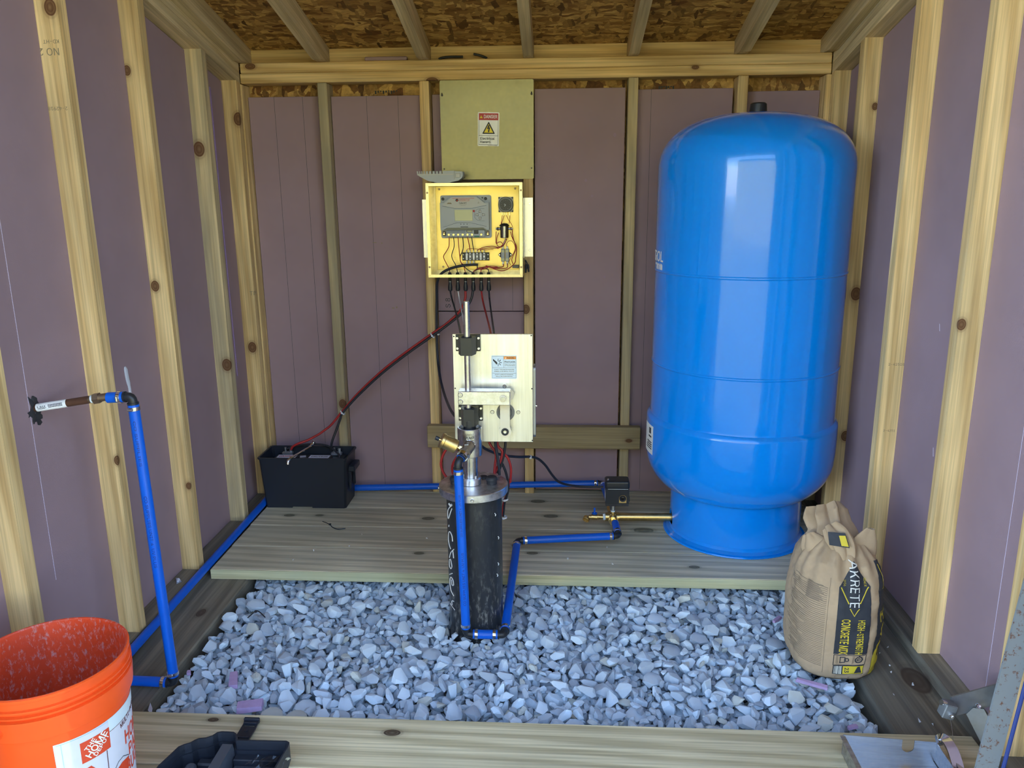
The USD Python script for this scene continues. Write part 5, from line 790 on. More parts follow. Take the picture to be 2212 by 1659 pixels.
tie((-.3965, -.060, .7035), (1, 0, .75), 'white cable tie bundling the red and black battery cables beside the stud', .011); tie((-.7870, -.060, .375), (1, 0, .8), 'white cable tie on the battery cables just above the battery box', .011); tie((-.3775, -.0285, .703), (0, 0, 1), 'white cable tie round the thick black jacketed cable below the control box', .006); tie((.0205, -.600, .3715), (1, .3, 0), 'white cable tie on the black switch cable right of the drive box', .0055); tie((-.0570, -.800, .294), (0, 0, 1), 'upper white cable tie on the cables right of the well cap', .010); tie((-.0620, -.786, .2255), (.1, 0, 1), 'lower white cable tie on the cables right of the casing', .010)
# cover panel with danger sticker, loose terminal cover
cp = thing('cover_panel', 'brushed metal cover panel with a danger sticker hung above the control box', 'cover panel', loc=(-.165, -.006, 1.317))
pan = sbox(-.3460, 1.3170, .0155, 1.6860).buffer(-.006).buffer(.006, 5)
for x in (-.3375, .0075): pan = pan.difference(Point(x, 1.6325).buffer(.0042, 8).union(Point(x, 1.6385).buffer(.0026, 6))).difference(Point(x + (.001 if x < 0 else -.001), 1.3580).buffer(.0028, 6))
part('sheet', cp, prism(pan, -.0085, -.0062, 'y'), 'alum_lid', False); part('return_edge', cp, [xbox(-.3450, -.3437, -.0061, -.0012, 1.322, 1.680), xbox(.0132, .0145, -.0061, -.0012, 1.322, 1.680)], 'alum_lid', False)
for x in (-.3375, .0075): part('hole', cp, [cyl((x, -.0062, 1.634), (x, -.0052, 1.634), .0052, 12), cyl((x, -.0062, 1.358), (x, -.0052, 1.358), .0036, 10)], 'ink', False)
TQ = math.radians(-1.6); SX, SZ = -.2035, 1.4435
stk = part('danger_sticker', cp, on_wall(flat(sbox(0, 0, .0835, .1255).buffer(-.003).buffer(.003), .0004), SX, -.0086, SZ, TQ), 'sticker_white', False, label='white, red and yellow danger sticker')
def sk(m, mat, h=.0004): part('sticker_print', stk, on_wall(move(m, (0, 0, h)), SX, -.0086, SZ, TQ), mat, False)
sk(flat(sbox(.004, .0965, .0795, .1215)), 'red_print'); sk(text('DANGER', .0125, .0004, True, .053), 'white_print', .0009) if False else sk(move(text('DANGER', .0125, .0004, True, .053), (.0225, .1035, 0)), 'white_print', .0010)
sk(flat(Polygon([(.0075, .1035), (.0190, .1035), (.0133, .1140)])), 'yellow_print', .0010); sk(flat(sbox(.0127, .1055, .0139, .1110)), 'ink', .0015)
for q in ((.004, .0045, .0050, .0965), (.0785, .0045, .0795, .0965), (.004, .0045, .0795, .0057), (.004, .0385, .0795, .0397)): sk(flat(sbox(*q)), 'ink')
tri = Polygon([(.0205, .0475), (.0645, .0475), (.0425, .0880)]); sk(flat(tri.buffer(.0018, 5)), 'ink', .0006); sk(flat(tri.buffer(-.0024)), 'yellow_print', .0011)
sk(flat(Polygon([(.0415, .0790), (.0465, .0770), (.0440, .0690), (.0490, .0700), (.0450, .0570), (.0475, .0575), (.0415, .0500), (.0395, .0585), (.0420, .0580), (.0415, .0650), (.0355, .0625)])), 'ink', .0016)
sk(move(text('Electrical', .0088, .0004, True, .057), (.0090, .0240, 0)), 'ink'); sk(move(text('Hazard.', .0088, .0004, True, .043), (.0090, .0115, 0)), 'ink'); sk(flat(sbox(.040, .0015, .076, .0028)), 'ink_grey')
tc = thing('terminal_cover', 'loose grey ribbed plastic terminal cover resting upside down on the control box', 'plastic cover', loc=(-.34, -.07, 1.3045))
prof = Polygon([(-.4290, 1.3480), (-.4275, 1.3360), (-.4190, 1.3290), (-.3850, 1.3115), (-.3500, 1.3050), (-.3050, 1.3050), (-.2700, 1.3120), (-.2560, 1.3220), (-.2520, 1.3340), (-.2545, 1.3460), (-.2780, 1.3470), (-.2860, 1.3490)])
slots = shapely.union_all([sbox(x - .0022, 1.3385, x + .0022, 1.3600) for x in [-.4215, -.4130, -.4045, -.3960, -.3835, -.3705, -.3575, -.3445, -.3315]])
part('front_wall', tc, prism(prof.difference(slots), -.1095, -.1060, 'y'), 'controller_grey', 20); part('tub', tc, prism(prof.difference(prof.buffer(-.003).union(sbox(-.5, 1.338, -.2, 1.4))), -.1058, -.030, 'y'), 'controller_grey', 20); part('lip', tc, prism(Polygon([(-.4270, 1.3330), (-.2960, 1.3330), (-.2860, 1.3360), (-.2860, 1.3385), (-.4270, 1.3375)]), -.1110, -.1096, 'y'), 'controller_light', False); part('tab', tc, [xbox(-.2800, -.2620, -.1125, -.1096, 1.3240, 1.3400, .002), xbox(-.2855, -.2835, -.1125, -.1096, 1.3180, 1.3480, .0008)], 'controller_light', 20); part('end_wall', tc, xbox(-.2535, -.2515, -.1058, -.060, 1.324, 1.345, .0008), 'controller_grey', False)
# odds and ends on the top plate
single('foam_scrap', rbox(-.638, -.473, .012, .040, 1.7640, 1.7800, .005), 'foam', 'long pinkish foam offcut lying on the back top plate', 'foam scrap')
single('hose_offcut', tube(spline([(-.352, .030, 1.7690), (-.338, .031, 1.7735), (-.310, .032, 1.7765), (-.258, .032, 1.7760)], 6), .0045, 10), 'black_rubber', 'short bent black hose offcut lying left on the back top plate', 'hose')
single('hose_offcut', tube(spline([(-.2165, .030, 1.7850), (-.190, .031, 1.7790), (-.165, .033, 1.7695)], 6), .0045, 10), 'black_rubber', 'short bent black hose offcut sloping down right on the back top plate', 'hose')
# ---------------------------------------------------------------- bag of concrete mix
BC = np.array([.897, -1.135]); BZ0 = -.034; BHT = .372
bag = thing('concrete_bag', 'half-used brown paper bag of concrete mix with twisted top on the gravel', 'bag', loc=(BC[0], BC[1], BZ0))
vk = [0, .03, .10, .25, .45, .60, .72, .80, .87, .93, 1.0]; rk = [.90, .955, .985, 1.02, 1.03, 1.0, .95, .89, .79, .64, .42]
def bag_pt(a, v, off=0.0):
    """point of the paper at angle a (from -y towards +x) and height v in 0..1"""
    a, v = np.asarray(a, float), np.asarray(v, float); p_ = 2.7; c_, s_ = np.abs(np.cos(a)), np.abs(np.sin(a))
    r0 = 1.0 / ((s_ / .1155) ** p_ + (c_ / .140) ** p_) ** (1 / p_)
    r = r0 * np.interp(v, vk, rk)
    top = np.clip((v - .62) / .38, 0, 1)
    r = r * (1 + .060 * top * np.sin(9 * a + 2.3 * np.sin(3 * a)) + .045 * top * np.sin(17 * a + 1.0))
    P3 = np.stack([np.cos(a) * 2.2, np.sin(a) * 2.2, v * 5.0], -1)
    r = r + .010 * (meshkit.fbm(P3 * 1.6, 3, 5) - .5) + .004 * (meshkit.fbm(P3 * np.array([3, 3, 7.]), 2, 9) - .5) + off
    z = BZ0 + BHT * v
    lean = np.array([.004, .01]); x = BC[0] + r * np.sin(a) + lean[0] * v; y = BC[1] - r * np.cos(a) + lean[1] * v
    return np.stack([x, y, z], -1)
NA_, NV_ = 160, 70
aa, vv = np.meshgrid(np.arange(NA_) * 2 * np.pi / NA_, np.linspace(0, 1, NV_), indexing='ij'); bp_ = bag_pt(aa, vv).reshape(-1, 3); bf_ = []
for i in range(NA_):
    for j in range(NV_ - 1): a, b = i * NV_ + j, ((i + 1) % NA_) * NV_ + j; bf_.append((a, b, b + 1, a + 1))
bf_ = np.array(bf_); bf_ = np.vstack([bf_[:, [0, 1, 2]], bf_[:, [0, 2, 3]]])
bot = np.vstack([bp_, [[BC[0], BC[1], BZ0]]]); capf = [(len(bp_), ((i + 1) % NA_) * NV_, i * NV_) for i in range(NA_)]
sack = part('sack', bag, (bot, np.vstack([bf_, capf])), 'kraft', True)
RB = .132                                         # one radian of angle is about this many metres of paper
A0 = .06                                          # angle of the middle of the gusset
def on_bag(m, a0, z0, off=.0012, seg=.010):
    """drawing (x right, y up) wrapped onto the paper; z0 is the height of y = 0"""
    v, f = arr(subdiv(m, seg)); a = a0 + v[:, 0] / RB; h = (z0 + v[:, 1] - BZ0) / BHT
    P_ = bag_pt(a, h, off); N_ = np.stack([np.sin(a), -np.cos(a), 0 * a], -1); return P_ + N_ * v[:, 2:3] * .3, f
def bprint(m, a0, z0, mat, off=.0012, name='printing', seg=.010): return part(name, sack, on_bag(m, a0, z0, off, seg), mat, True if name == 'print_panel' else False)
def turned(m, cx, top): v, f = arr(m); return np.stack([cx + v[:, 1], top - v[:, 0], v[:, 2]], 1), f       # reads downwards
bprint(flat(Polygon([(-.040, .085), (.043, .085), (.043, .276), (.003, .338), (-.040, .276)]), .0003), A0, BZ0, 'bag_black', .0011, 'print_panel')
def turn2(s, h, width, cx, top, mat, bold=True): v, f = arr(text(s, h, .0004, bold, width)); bprint((np.stack([cx + v[:, 1], top - v[:, 0], v[:, 2]], 1), f), A0, BZ0, mat, .0021)
turn2('AKRETE', .024, .118, -.012, .340, 'bag_white', False); turn2('HIGH-STRENGTH', .0165, .102, .011, .188, 'bag_yellow'); turn2('CONCRETE MIX', .0195, .104, -.0275, .190, 'bag_yellow')
for q in ([(-.035, .275), (-.014, .232)], [(.014, .232), (.038, .275)], [(-.010, .218), (.001, .198), (.013, .218)]): bprint(tube([(x, y, .0005) for x, y in q], .0014, 4), A0, BZ0, 'bag_yellow', .0016)
turn2('SINCE', .006, .022, .027, .298, 'bag_yellow', False); turn2('1936', .006, .016, -.029, .294, 'bag_yellow', False)
bprint(flat(sbox(-.039, .050, .0425, .083).difference(sbox(-.0375, .0515, .041, .0815)), .0003), A0, BZ0, 'bag_black', .0013); bprint(flat(Point(.024, .068).buffer(.0105).difference(Point(.024, .068).buffer(.0075)).union(Point(.024, .068).buffer(.0050)).union(sbox(.0225, .078, .0255, .082)), .0003), A0, BZ0, 'bag_black', .0015); turn2('80', .006, .009, .0215, .0725, 'kraft')
bprint(flat(Polygon([(-.024, .058), (-.010, .060), (-.010, .076), (-.024, .078)]).union(Point(-.006, .068).buffer(.0055).difference(Point(-.006, .068).buffer(.003))).difference(Polygon([(-.0222, .0605), (-.0122, .062), (-.0122, .074), (-.0222, .0755)])), .0003), A0, BZ0, 'bag_black', .0015)
for k, x in enumerate((.0075, .0105, -.0300, -.0330)): bprint(flat(sbox(x, .055 + .003 * (k % 2), x + .0012, .080)), A0, BZ0, 'bag_text', .0015)
bprint(flat(sbox(-.038, .022, .0415, .049), .0003), A0, BZ0, 'bag_black', .0012, 'print_panel'); bprint(flat(sbox(-.013, .0240, .0400, .0475), .0003), A0, BZ0, 'bag_yellow', .0017, 'print_panel'); bprint(flat(Polygon([(.016, .026), (.037, .026), (.030, .046), (.024, .046)]), .0003), A0, BZ0, 'bag_black', .0021); turn2('23', .010, .016, -.008, .044, 'bag_black')
for k in range(7): bprint(flat(sbox(-.0355 + k * .003, .0240, -.0340 + k * .003 + .0006 * (k % 3), .0475)), A0, BZ0, 'controller_light', .0017)
bprint(flat(sbox(-.030, .006, .040, .018).difference(sbox(-.029, .007, .039, .017)), .0003), A0, BZ0, 'bag_text', .0012); turn2('.', .003, .003, .0, .01, 'bag_text'); bprint(move(text('//', .006, .0004, True), (.001, .009, 0)), A0, BZ0, 'bag_text', .0013)
# front face of the bag (towards the right wall)
bprint(flat(Polygon([(.000, .030), (.260, .030), (.260, .262), (.030, .330), (.020, .330), (.006, .240)]), .0003), A0 + .47, BZ0, 'bag_black', .0011, 'print_panel'); bprint(flat(Polygon([(.000, .0), (.10, .0), (.10, .092), (.034, .105), (.000, .062)]), .0003), A0 + .475, BZ0 + .012, 'bag_yellow', .0018, 'print_panel'); bprint(flat(Point(.034, .070).buffer(.016).difference(Point(.034, .070).buffer(.011)).union(Point(.034, .070).buffer(.007)), .0003), A0 + .475, BZ0 + .005, 'bag_black', .0024)
bprint(move(text('HIGH', .030, .0004, True), (.014, .168, 0)), A0 + .47, BZ0, 'bag_yellow', .0020); bprint(move(text('CONCRETE', .033, .0004, True), (.020, .122, 0)), A0 + .47, BZ0, 'bag_yellow', .0020); bprint(tube([(.026, .322, 0), (.034, .262, 0), (.026, .258, 0)], .0014, 4), A0 + .47, BZ0, 'bag_yellow', .0020); bprint(move(text('S', .022, .0004, True), (.030, .276, 0)), A0 + .47, BZ0, 'bag_white', .0020)
# small print on the back face: many lines of type, and the seam
lines = []
for k in range(44):
    z = .040 + k * .0053; w_ = rng.uniform(.12, .155) if k % 7 else rng.uniform(.05, .10)
    lines.append(on_bag(flat(sbox(-w_, 0, 0, .0014)), A0 - .50, BZ0 + z, .0011, .014))
    if k > 34: lines.append(on_bag(flat(sbox(-.060, 0, -.004 - .02 * rng.random(), .0016)), A0 - .50, BZ0 + z + .0022, .0011, .014))
part('small_print', sack, lines, 'bag_text', False)
bprint(tube([(0, .02 + .012 * k, 0) for k in range(24)], .0005, 4), A0 - .47, BZ0, 'bag_text', .0009, 'seam')
# gathered top: pleated paper twisted to the back left, and a stiff corner flap on the right
def pleated(path, radii, pleats, amp, seed, thick=.0012, n=72, flatten=1.0, dirn=0.0):
    p = spline(path, 6); R = np.interp(np.linspace(0, 1, len(p)), np.linspace(0, 1, len(radii)), radii); am = np.interp(np.linspace(0, 1, len(p)), np.linspace(0, 1, len(amp)), amp); t = np.gradient(p, axis=0); t /= np.linalg.norm(t, axis=1)[:, None]; g = np.random.default_rng(seed); ph = g.uniform(0, 6.28, 4); rings = []
    x = np.array([math.cos(dirn), math.sin(dirn), 0.]); a = np.arange(n) * 2 * np.pi / n
    for i in range(len(p)):
        x = x - t[i] * (x @ t[i]); x /= np.linalg.norm(x); y = np.cross(t[i], x); tw = .5 * i / len(p)
        r = R[i] * (1 + am[i] * np.sin(pleats * a + ph[0] + tw) + .5 * am[i] * np.sin((pleats * 2 - 3) * a + ph[1]) + .06 * np.sin(3 * a + ph[2]))
        rings.append(p[i] + (r * np.cos(a + tw))[:, None] * x + (r * flatten * np.sin(a + tw))[:, None] * y + t[i] * (.10 * R[i] * np.sin(2 * a + ph[3]) * i / len(p))[:, None])
    v = np.vstack(rings); f = [(i * n + j, i * n + (j + 1) % n, (i + 1) * n + (j + 1) % n, (i + 1) * n + j) for i in range(len(p) - 1) for j in range(n)]
    k = len(v); last = v[-n:].mean(0) - t[-1] * .03; v = np.vstack([v, last]); f = np.array(f); f = np.vstack([f[:, [0, 1, 2]], f[:, [0, 2, 3]], [((len(p) - 1) * n + j, (len(p) - 1) * n + (j + 1) % n, k) for j in range(n)]])
    return v, f
neck = part('gathered_top', bag, pleated([(.892, -1.128, .285), (.893, -1.116, .318), (.890, -1.094, .345), (.884, -1.070, .368), (.880, -1.052, .390)], [.085, .064, .050, .050, .036], 7, [.05, .14, .20, .26, .36], 3, flatten=.75), 'kraft', 40)
part('rolled_fold', bag, pleated([(.902, -1.205, .300), (.892, -1.195, .332), (.876, -1.180, .357), (.862, -1.160, .374)], [.024, .031, .031, .018], 5, [.22, .16, .16, .3], 11, flatten=.62), 'kraft', 40)
def fold_patch(P_, d): P_ = np.array(P_, float); n_ = np.cross(P_[1] - P_[0], P_[3] - P_[0]); n_ /= np.linalg.norm(n_); return hull(np.vstack([P_ + n_ * d, P_ + n_ * (d + .0012)]))
part('fold_print', bag, fold_patch([(.850, -1.2065, .338), (.898, -1.2245, .338), (.890, -1.2045, .372), (.848, -1.192, .370)], .001), 'bag_black', False); part('fold_print', bag, fold_patch([(.878, -1.2185, .341), (.895, -1.2240, .341), (.889, -1.2085, .366), (.874, -1.2035, .364)], .0026), 'bag_yellow', False)
part('corner_flap', bag, pleated([(.940, -1.160, .265), (.951, -1.165, .305), (.960, -1.168, .340), (.969, -1.170, .372)], [.056, .048, .034, .012], 3, [.04, .07, .1, .2], 5, flatten=.40, dirn=.25), 'kraft', 40)
part('corner_flap', bag, pleated([(.846, -1.150, .285), (.828, -1.140, .315), (.815, -1.132, .338)], [.045, .034, .014], 4, [.06, .12, .2], 8, flatten=.5, dirn=-.5), 'kraft', 40)
# ---------------------------------------------------------------- orange bucket
KC = np.array([-.922, -1.857]); KH = .366
def kr(z): return .130 + .0486 * z
bu = thing('bucket', 'dusty orange plastic bucket with a white label in the bottom left corner', 'bucket', loc=(KC[0], KC[1], .001))
ob = [(0, .001), (kr(0) - .004, .001), (kr(0), .005), (kr(.27), .270), (kr(.27) + .0075, .274), (kr(.27) + .0085, .280), (kr(.31) + .0085, .310), (kr(.31) + .0085, .3165), (kr(.31) + .0015, .3185), (kr(.32) + .0015, .3225), (kr(.32) + .0080, .3245), (kr(.33) + .0080, .3275), (kr(.33) + .0015, .3295), (kr(.34) + .0015, .3345), (kr(.34) + .0070, .3362), (kr(.34) + .0070, .3395), (kr(.34) + .0018, .3412), (kr(.35) + .0018, .3555), (kr(.35) + .0058, .3580), (kr(.36) + .0058, .3640), (kr(.36) + .003, .3660)]
ib = [(kr(.36) + .0005, .3655), (kr(.36) - .0015, .3620), (kr(.05) - .0028, .05), (kr(.01) - .004, .006), (0, .0055)]
part('wall', bu, lathe(ob, (*KC, 0), n=96), 'orange_plastic', 30); part('inside', bu, lathe([(kr(.36) + .003, .3661)] + ib, (*KC, 0), n=96), 'orange_dusty', 40, label='dusty scuffed inside of the bucket')
def on_bk(m, deg, z, off=.0006):
    v, f = arr(subdiv(m, .010)); zz = z + v[:, 1]; a = math.radians(deg) + v[:, 0] / .140; r = kr(zz) + off + v[:, 2] * .4
    return np.stack([KC[0] + r * np.sin(a), KC[1] - r * np.cos(a), zz], 1), f
def kp(m, deg, z, mat, off=.0012, name='label_print', parent=None): return part(name, parent or klab, on_bk(m, deg, z, off), mat, True if off < .0009 else False)
deg = lambda d: math.radians(d) * .140
klab = part('label', bu, on_bk(flat(sbox(0, .04, deg(125), .2500), .0004), 31, 0, .0005), 'label_white', True, label='white wraparound label with red and brown lettering')
kp(flat(sbox(0, .2215, deg(82), .2495), .0003), 73.5, 0, 'label_pale', .0009); kp(flat(sbox(0, .2205, deg(82), .2216), .0003), 73.5, 0, 'ink_brown', .0011)
kp(flat(sbox(0, .1860, deg(24.5), .2330), .0003), 49, 0, 'label_red', .0011)
def diag(s, h, w, x, z): kp(rot(text(s, h, .0004, True, w), math.radians(41), (0, 0, 1)), 49 + math.degrees(x / .140), .1860 + z, 'white_print', .0019)
diag('THE', .0105, .026, .0120, .0215); diag('HOME', .0150, .054, .0150, .0035); diag('DEPOT', .0095, .043, .0265, .0012)
kp(rot(text('MULTI-PURPOSE', .0105, .0004, True, .10), .16, (0, 0, 1)), 86, .2060, 'ink_brown'); kp(text('HOMER', .031, .0004, True, .115), 90, .160, 'label_red'); kp(text('PAINT', .026, .0004, True, .10), 95, .125, 'label_red'); kp(text('BUCKET', .030, .0004, True, .12), 89, .088, 'label_red')
kp(flat(Polygon([(0, 0), (.045, 0), (.052, .030), (.026, .034), (-.004, .024)]), .0003), 74, .095, 'label_red'); kp(tube([(0, .03, 0), (.015, .043, 0), (.03, .045, 0), (.052, .032, 0)], .0008, 5), 74, .095, 'ink'); kp(flat(sbox(-.0008, 0, .0008, .055)), 69.5, .13, 'ink_brown')
kp(flat(Polygon([(0, 0), (.05, .005), (.052, .03), (.04, .048), (.012, .045), (-.004, .02)]), .0003), 39, .125, 'label_red')
for z1, d1, d2 in ((.2465, 33, 73), (.06, 33, 73)): kp(flat(sbox(0, 0, deg(d2 - d1), .0009)), d1, z1, 'pipe_pale')
kp(flat(sbox(0, .06, .0009, .2465)), 36, 0, 'pipe_pale')
ear = math.radians(-4); ex, ey = math.sin(ear), -math.cos(ear)
part('ear', bu, lathe([(0, 0), (.013, 0), (.013, .006), (.010, .008), (0, .008)], (KC[0] + ex * (kr(.30) + .0075), KC[1] + ey * (kr(.30) + .0075), .297), (ex, ey, 0), 20), 'orange_plastic', 30)
part('handle', bu, tube(spline([(KC[0] + (kr(.3) + .016) * math.sin(t), KC[1] - (kr(.3) + .016) * math.cos(t), .297 - .05 * math.sin((t - ear) / 1.0) ** 1 if t < 1.0 else .297 - .05) for t in np.linspace(ear, ear - 3.14, 12)], 4), .0019, 8), 'steel', 40)
# ---------------------------------------------------------------- battery box lid lying upside down
lo = [(-.500, -1.870), (-.490, -1.720), (-.4915, -1.7035), (-.5000, -1.6985), (-.6160, -1.7000), (-.6190, -1.6890), (-.6245, -1.6800), (-.6340, -1.6735), (-.6620, -1.6725), (-.6720, -1.6765), (-.6790, -1.6880), (-.6905, -1.6960), (-.7060, -1.6990), (-.7130, -1.7050), (-.7190, -1.7140), (-.7310, -1.7210), (-.7400, -1.7290), (-.7560, -1.7920), (-.7570, -1.8800)]
LP = Polygon(lo).buffer(-.002).buffer(.004, 4).buffer(-.002); LZ = .058
lid = thing('upturned_tray', 'black plastic battery box lid lying upside down on the front plank', 'plastic lid', loc=(-.62, -1.78, .001))
part('rim', lid, prism(LP.difference(LP.buffer(-.0035)), .012, LZ, 'z'), 'battery_black', 30); part('floor', lid, prism(LP.buffer(-.0036), .001, .0045, 'z'), 'battery_black', 30); part('lower_wall', lid, prism(LP.buffer(-.004).difference(LP.buffer(-.008)), .0046, .0350, 'z'), 'battery_black', 30)
part('divider', lid, [hull([(-.648, -1.706, .050), (-.624, -1.706, .050), (-.648, -1.86, .050), (-.624, -1.86, .050), (-.652, -1.703, .005), (-.620, -1.703, .005), (-.652, -1.87, .005), (-.620, -1.87, .005)])], 'black_sheen', False)
part('inner_step', lid, [xbox(-.618, -.500, -1.728, -1.7065, .0046, .026, .002), xbox(-.700, -.655, -1.738, -1.716, .0046, .020, .004)], 'battery_black', 20)
part('grey_panel', lid, xbox(-.614, -.512, -1.800, -1.7285, .0046, .012, .001), 'black_sheen', False); part('raised_letter', lid, [move((lambda q: (np.stack([q[0][:, 0], q[0][:, 1], q[0][:, 2]], 1), q[1]))(arr(text('B', .014, .0012, True))), (-.603, -1.772, .0121))], 'battery_black', False)
part('knob', lid, [rbox(-.715, -.690, -1.775, -1.745, .004, .034, .010, 12)], 'black_sheen', 40)
tab = thing('strap_buckle', 'black plastic strap buckle lying flat behind the upturned lid', 'buckle', loc=(-.62, -1.63, .001))
BQ = lambda P_: [(x, y) for x, y in P_]
bz = lambda y: .012
part('plate', tab, prism(Polygon([(-.6555, -1.563), (-.6220, -1.560), (-.6170, -1.566), (-.6150, -1.600), (-.6175, -1.640), (-.6230, -1.672), (-.6560, -1.672), (-.6520, -1.640), (-.6520, -1.580)]).difference(sbox(-.6480, -1.590, -.6205, -1.583)), .006, .010, 'z'), 'battery_black', 20)
part('hook', tab, [xbox(-.6560, -.6170, -1.5685, -1.5600, .001, .015, .002), xbox(-.6515, -.6185, -1.5815, -1.5775, .0101, .0135, .001)], 'battery_black', 20); part('ridge', tab, [xbox(-.6520, -.6180, -1.6325, -1.6285, .0101, .0125, .001), cyl((-.636, -1.605, .0101), (-.636, -1.605, .0115), .005, 14)], 'battery_black', 20); part('foot', tab, xbox(-.650, -.622, -1.668, -1.655, .001, .0058, .001), 'battery_black', False)
# clear plastic bag crumpled in the lid
gx_, gy_ = np.meshgrid(np.linspace(0, 1, 22), np.linspace(0, 1, 22), indexing='ij'); hx = -.590 + gx_ * .085 + .02 * gy_; hy = -1.865 + gy_ * .125 + .02 * gx_; hz = .014 + .030 * meshkit.fbm(np.stack([gx_ * 5, gy_ * 5, 0 * gx_ + 3.1], -1), 4, 2) + .012 * np.abs(np.sin(9 * (gx_ - gy_)))
pv = np.stack([hx, hy, hz], -1).reshape(-1, 3); pf = np.array([(i * 22 + j, (i + 1) * 22 + j, (i + 1) * 22 + j + 1, i * 22 + j + 1) for i in range(21) for j in range(21)])
single('plastic_bag', (pv, pf), 'clear_film', 'crumpled clear plastic bag lying inside the upturned black lid', 'plastic bag', None, 30)
# ---------------------------------------------------------------- folded aluminium tray bottom right
tr = thing('metal_tray', 'shiny folded aluminium cover lying open side up on the front plank', 'metal cover', loc=(.88, -1.72, .001))
part('floor', tr, xbox(.781, .976, -1.95, -1.6115, .0012, .0030), 'alum_tray', False)
bw = sbox(.777, .0012, .9790, .0520).difference(sbox(.9060, .0330, .9320, .09).union(Point(.919, .0330).buffer(.0130, 10)))
part('end_wall', tr, rot(prism(bw, -1.6113, -1.6095, 'y'), math.radians(-4.6), (0, 0, 1), (.777, -1.611, 0)), 'alum_tray', False)
part('side_wall', tr, xbox(.7775, .7800, -1.95, -1.6117, .0012, .0510), 'alum_tray', False); part('side_lip', tr, xbox(.7690, .7774, -1.95, -1.6117, .0490, .0510), 'alum_tray', False)
part('side_wall', tr, hull([(.9775, -1.6270, .0012), (.9790, -1.6270, .0012), (.9775, -1.95, .0012), (.9790, -1.95, .0012), (.9785, -1.6275, .0500), (.9800, -1.6275, .0500), (.9785, -1.95, .0500), (.9800, -1.95, .0500)]), 'alum_tray', False)
for y in (-1.668, -1.694, -1.703): part('nut', tr, [cyl((.7802, y, .030), (.7850, y, .030), .0048, 6), cyl((.785, y, .030), (.7885, y, .030), .0028, 10)], 'steel', 20)
ch = thing('hasp', 'chrome steel hasp leaning against the right side of the metal cover', 'hasp', loc=(1.0, -1.66, .001))
hp = [(.9840, -1.612, .044), (.9900, -1.614, .058), (.9985, -1.622, .060), (1.0070, -1.640, .048), (1.0110, -1.662, .026), (1.0120, -1.676, .004)]
pts_ = spline(hp, 6); side = np.array([.55, -.15, 0.]); side /= np.linalg.norm(side)
sv = []; sf = []
for i, p in enumerate(pts_):
    t_ = np.gradient(pts_, axis=0)[i]; t_ /= np.linalg.norm(t_); sd = np.cross(t_, [0, 0, 1.]); sd /= np.linalg.norm(sd); up_ = np.cross(sd, t_); sv += [p + sd * .013, p - sd * .013, p - sd * .013 - up_ * .003, p + sd * .013 - up_ * .003]
    if i: sf += [(4 * i - 4 + q, 4 * i - 4 + (q + 1) % 4, 4 * i + (q + 1) % 4, 4 * i + q) for q in range(4)]
part('band', ch, (np.array(sv), np.array(sf)), 'chrome', 30); part('plate', ch, hull([(.9900, -1.606, .056), (1.000, -1.606, .046), (1.014, -1.640, .034), (1.0300, -1.692, .004), (1.0180, -1.700, .004), (1.0020, -1.640, .040), (.9905, -1.609, .052), (1.0290, -1.696, .0015)]), 'steel', 20); part('pin', ch, cyl((.986, -1.618, .040), (1.012, -1.612, .040), .004, 12), 'steel')
# ---------------------------------------------------------------- pump lever parts and rusty bar leaning on the right
lv = thing('lever_bracket', 'grey steel lever linkage of two flat arms lying on the right sill plate', 'lever bracket', loc=(1.09, -1.55, .001))
def bar(a, b, w, n_, th=.006):
    a, b, n_ = np.array(a, float), np.array(b, float), np.array(n_, float); d = (b - a) / np.linalg.norm(b - a); n_ -= d * (n_ @ d); n_ /= np.linalg.norm(n_); s_ = np.cross(n_, d)
    return hull([p + s_ * w * q + n_ * th * k * .5 for p in (a, b) for q in (-.5, .5) for k in (-1, 1)] + [p + e * w * .22 + n_ * th * k * .5 for p, e in ((a, -d), (b, d)) for k in (-1, 1)])
part('arm', lv, bar((1.050, -1.545, .0900), (1.205, -1.530, .1350), .044, (.15, -1, .35)), 'steel_grey', 20); part('arm', lv, bar((1.0930, -1.5560, .0850), (1.1250, -1.5900, .0180), .040, (-.5, -1, .5)), 'steel_grey', 20)
blk_ = part('block', lv, rot(xbox(1.0150, 1.0430, -1.573, -1.545, .072, .108, .002), .25, (0, 1, 0), (1.03, -1.56, .09)), 'steel_grey', False); part('bolt', blk_, [cyl((1.010, -1.5640, .1120), (1.022, -1.5610, .1060), .0065, 14)], 'chrome'); part('bolt', blk_, bolt((1.0300, -1.5735, .086), (0, -1, .1), .006, .008), 'chrome'); part('bolt', lv, bolt((1.0930, -1.5640, .106), (.1, -1, .35), .0062, .006, 14), 'chrome')
part('wire_end', lv, tube([(1.031, -1.572, .074), (1.036, -1.580, .045), (1.037, -1.586, .020)], .0005, 5), 'steel')
rb = thing('steel_bar', 'rust-spotted grey flat steel bar leaning against the right wall', 'steel bar', loc=(1.0, -1.76, .001))
part('bar', rb, hull([q + np.array([0, dy, 0]) for q in (np.array([.9815, -1.765, .0012]), np.array([1.0270, -1.765, .0012]), np.array([1.1300, -1.690, .600]), np.array([1.0865, -1.690, .600])) for dy in (-.003, .003)]), 'rusty', False); part('flange', rb, hull([q + np.array([dx, 0, 0]) for q in (np.array([1.0255, -1.7616, .0012]), np.array([1.0255, -1.7300, .0012]), np.array([1.1285, -1.6866, .600]), np.array([1.1285, -1.655, .600])) for dx in (-.0028, .0012)]), 'rusty', False)
single('bar_cable', tube([(1.0330, -1.774, .006), (1.084, -1.737, .30), (1.128, -1.702, .56)], .0040, 10), 'pipe_mark', 'thin dark blue cable running along the edge of the rusty bar', 'cable')
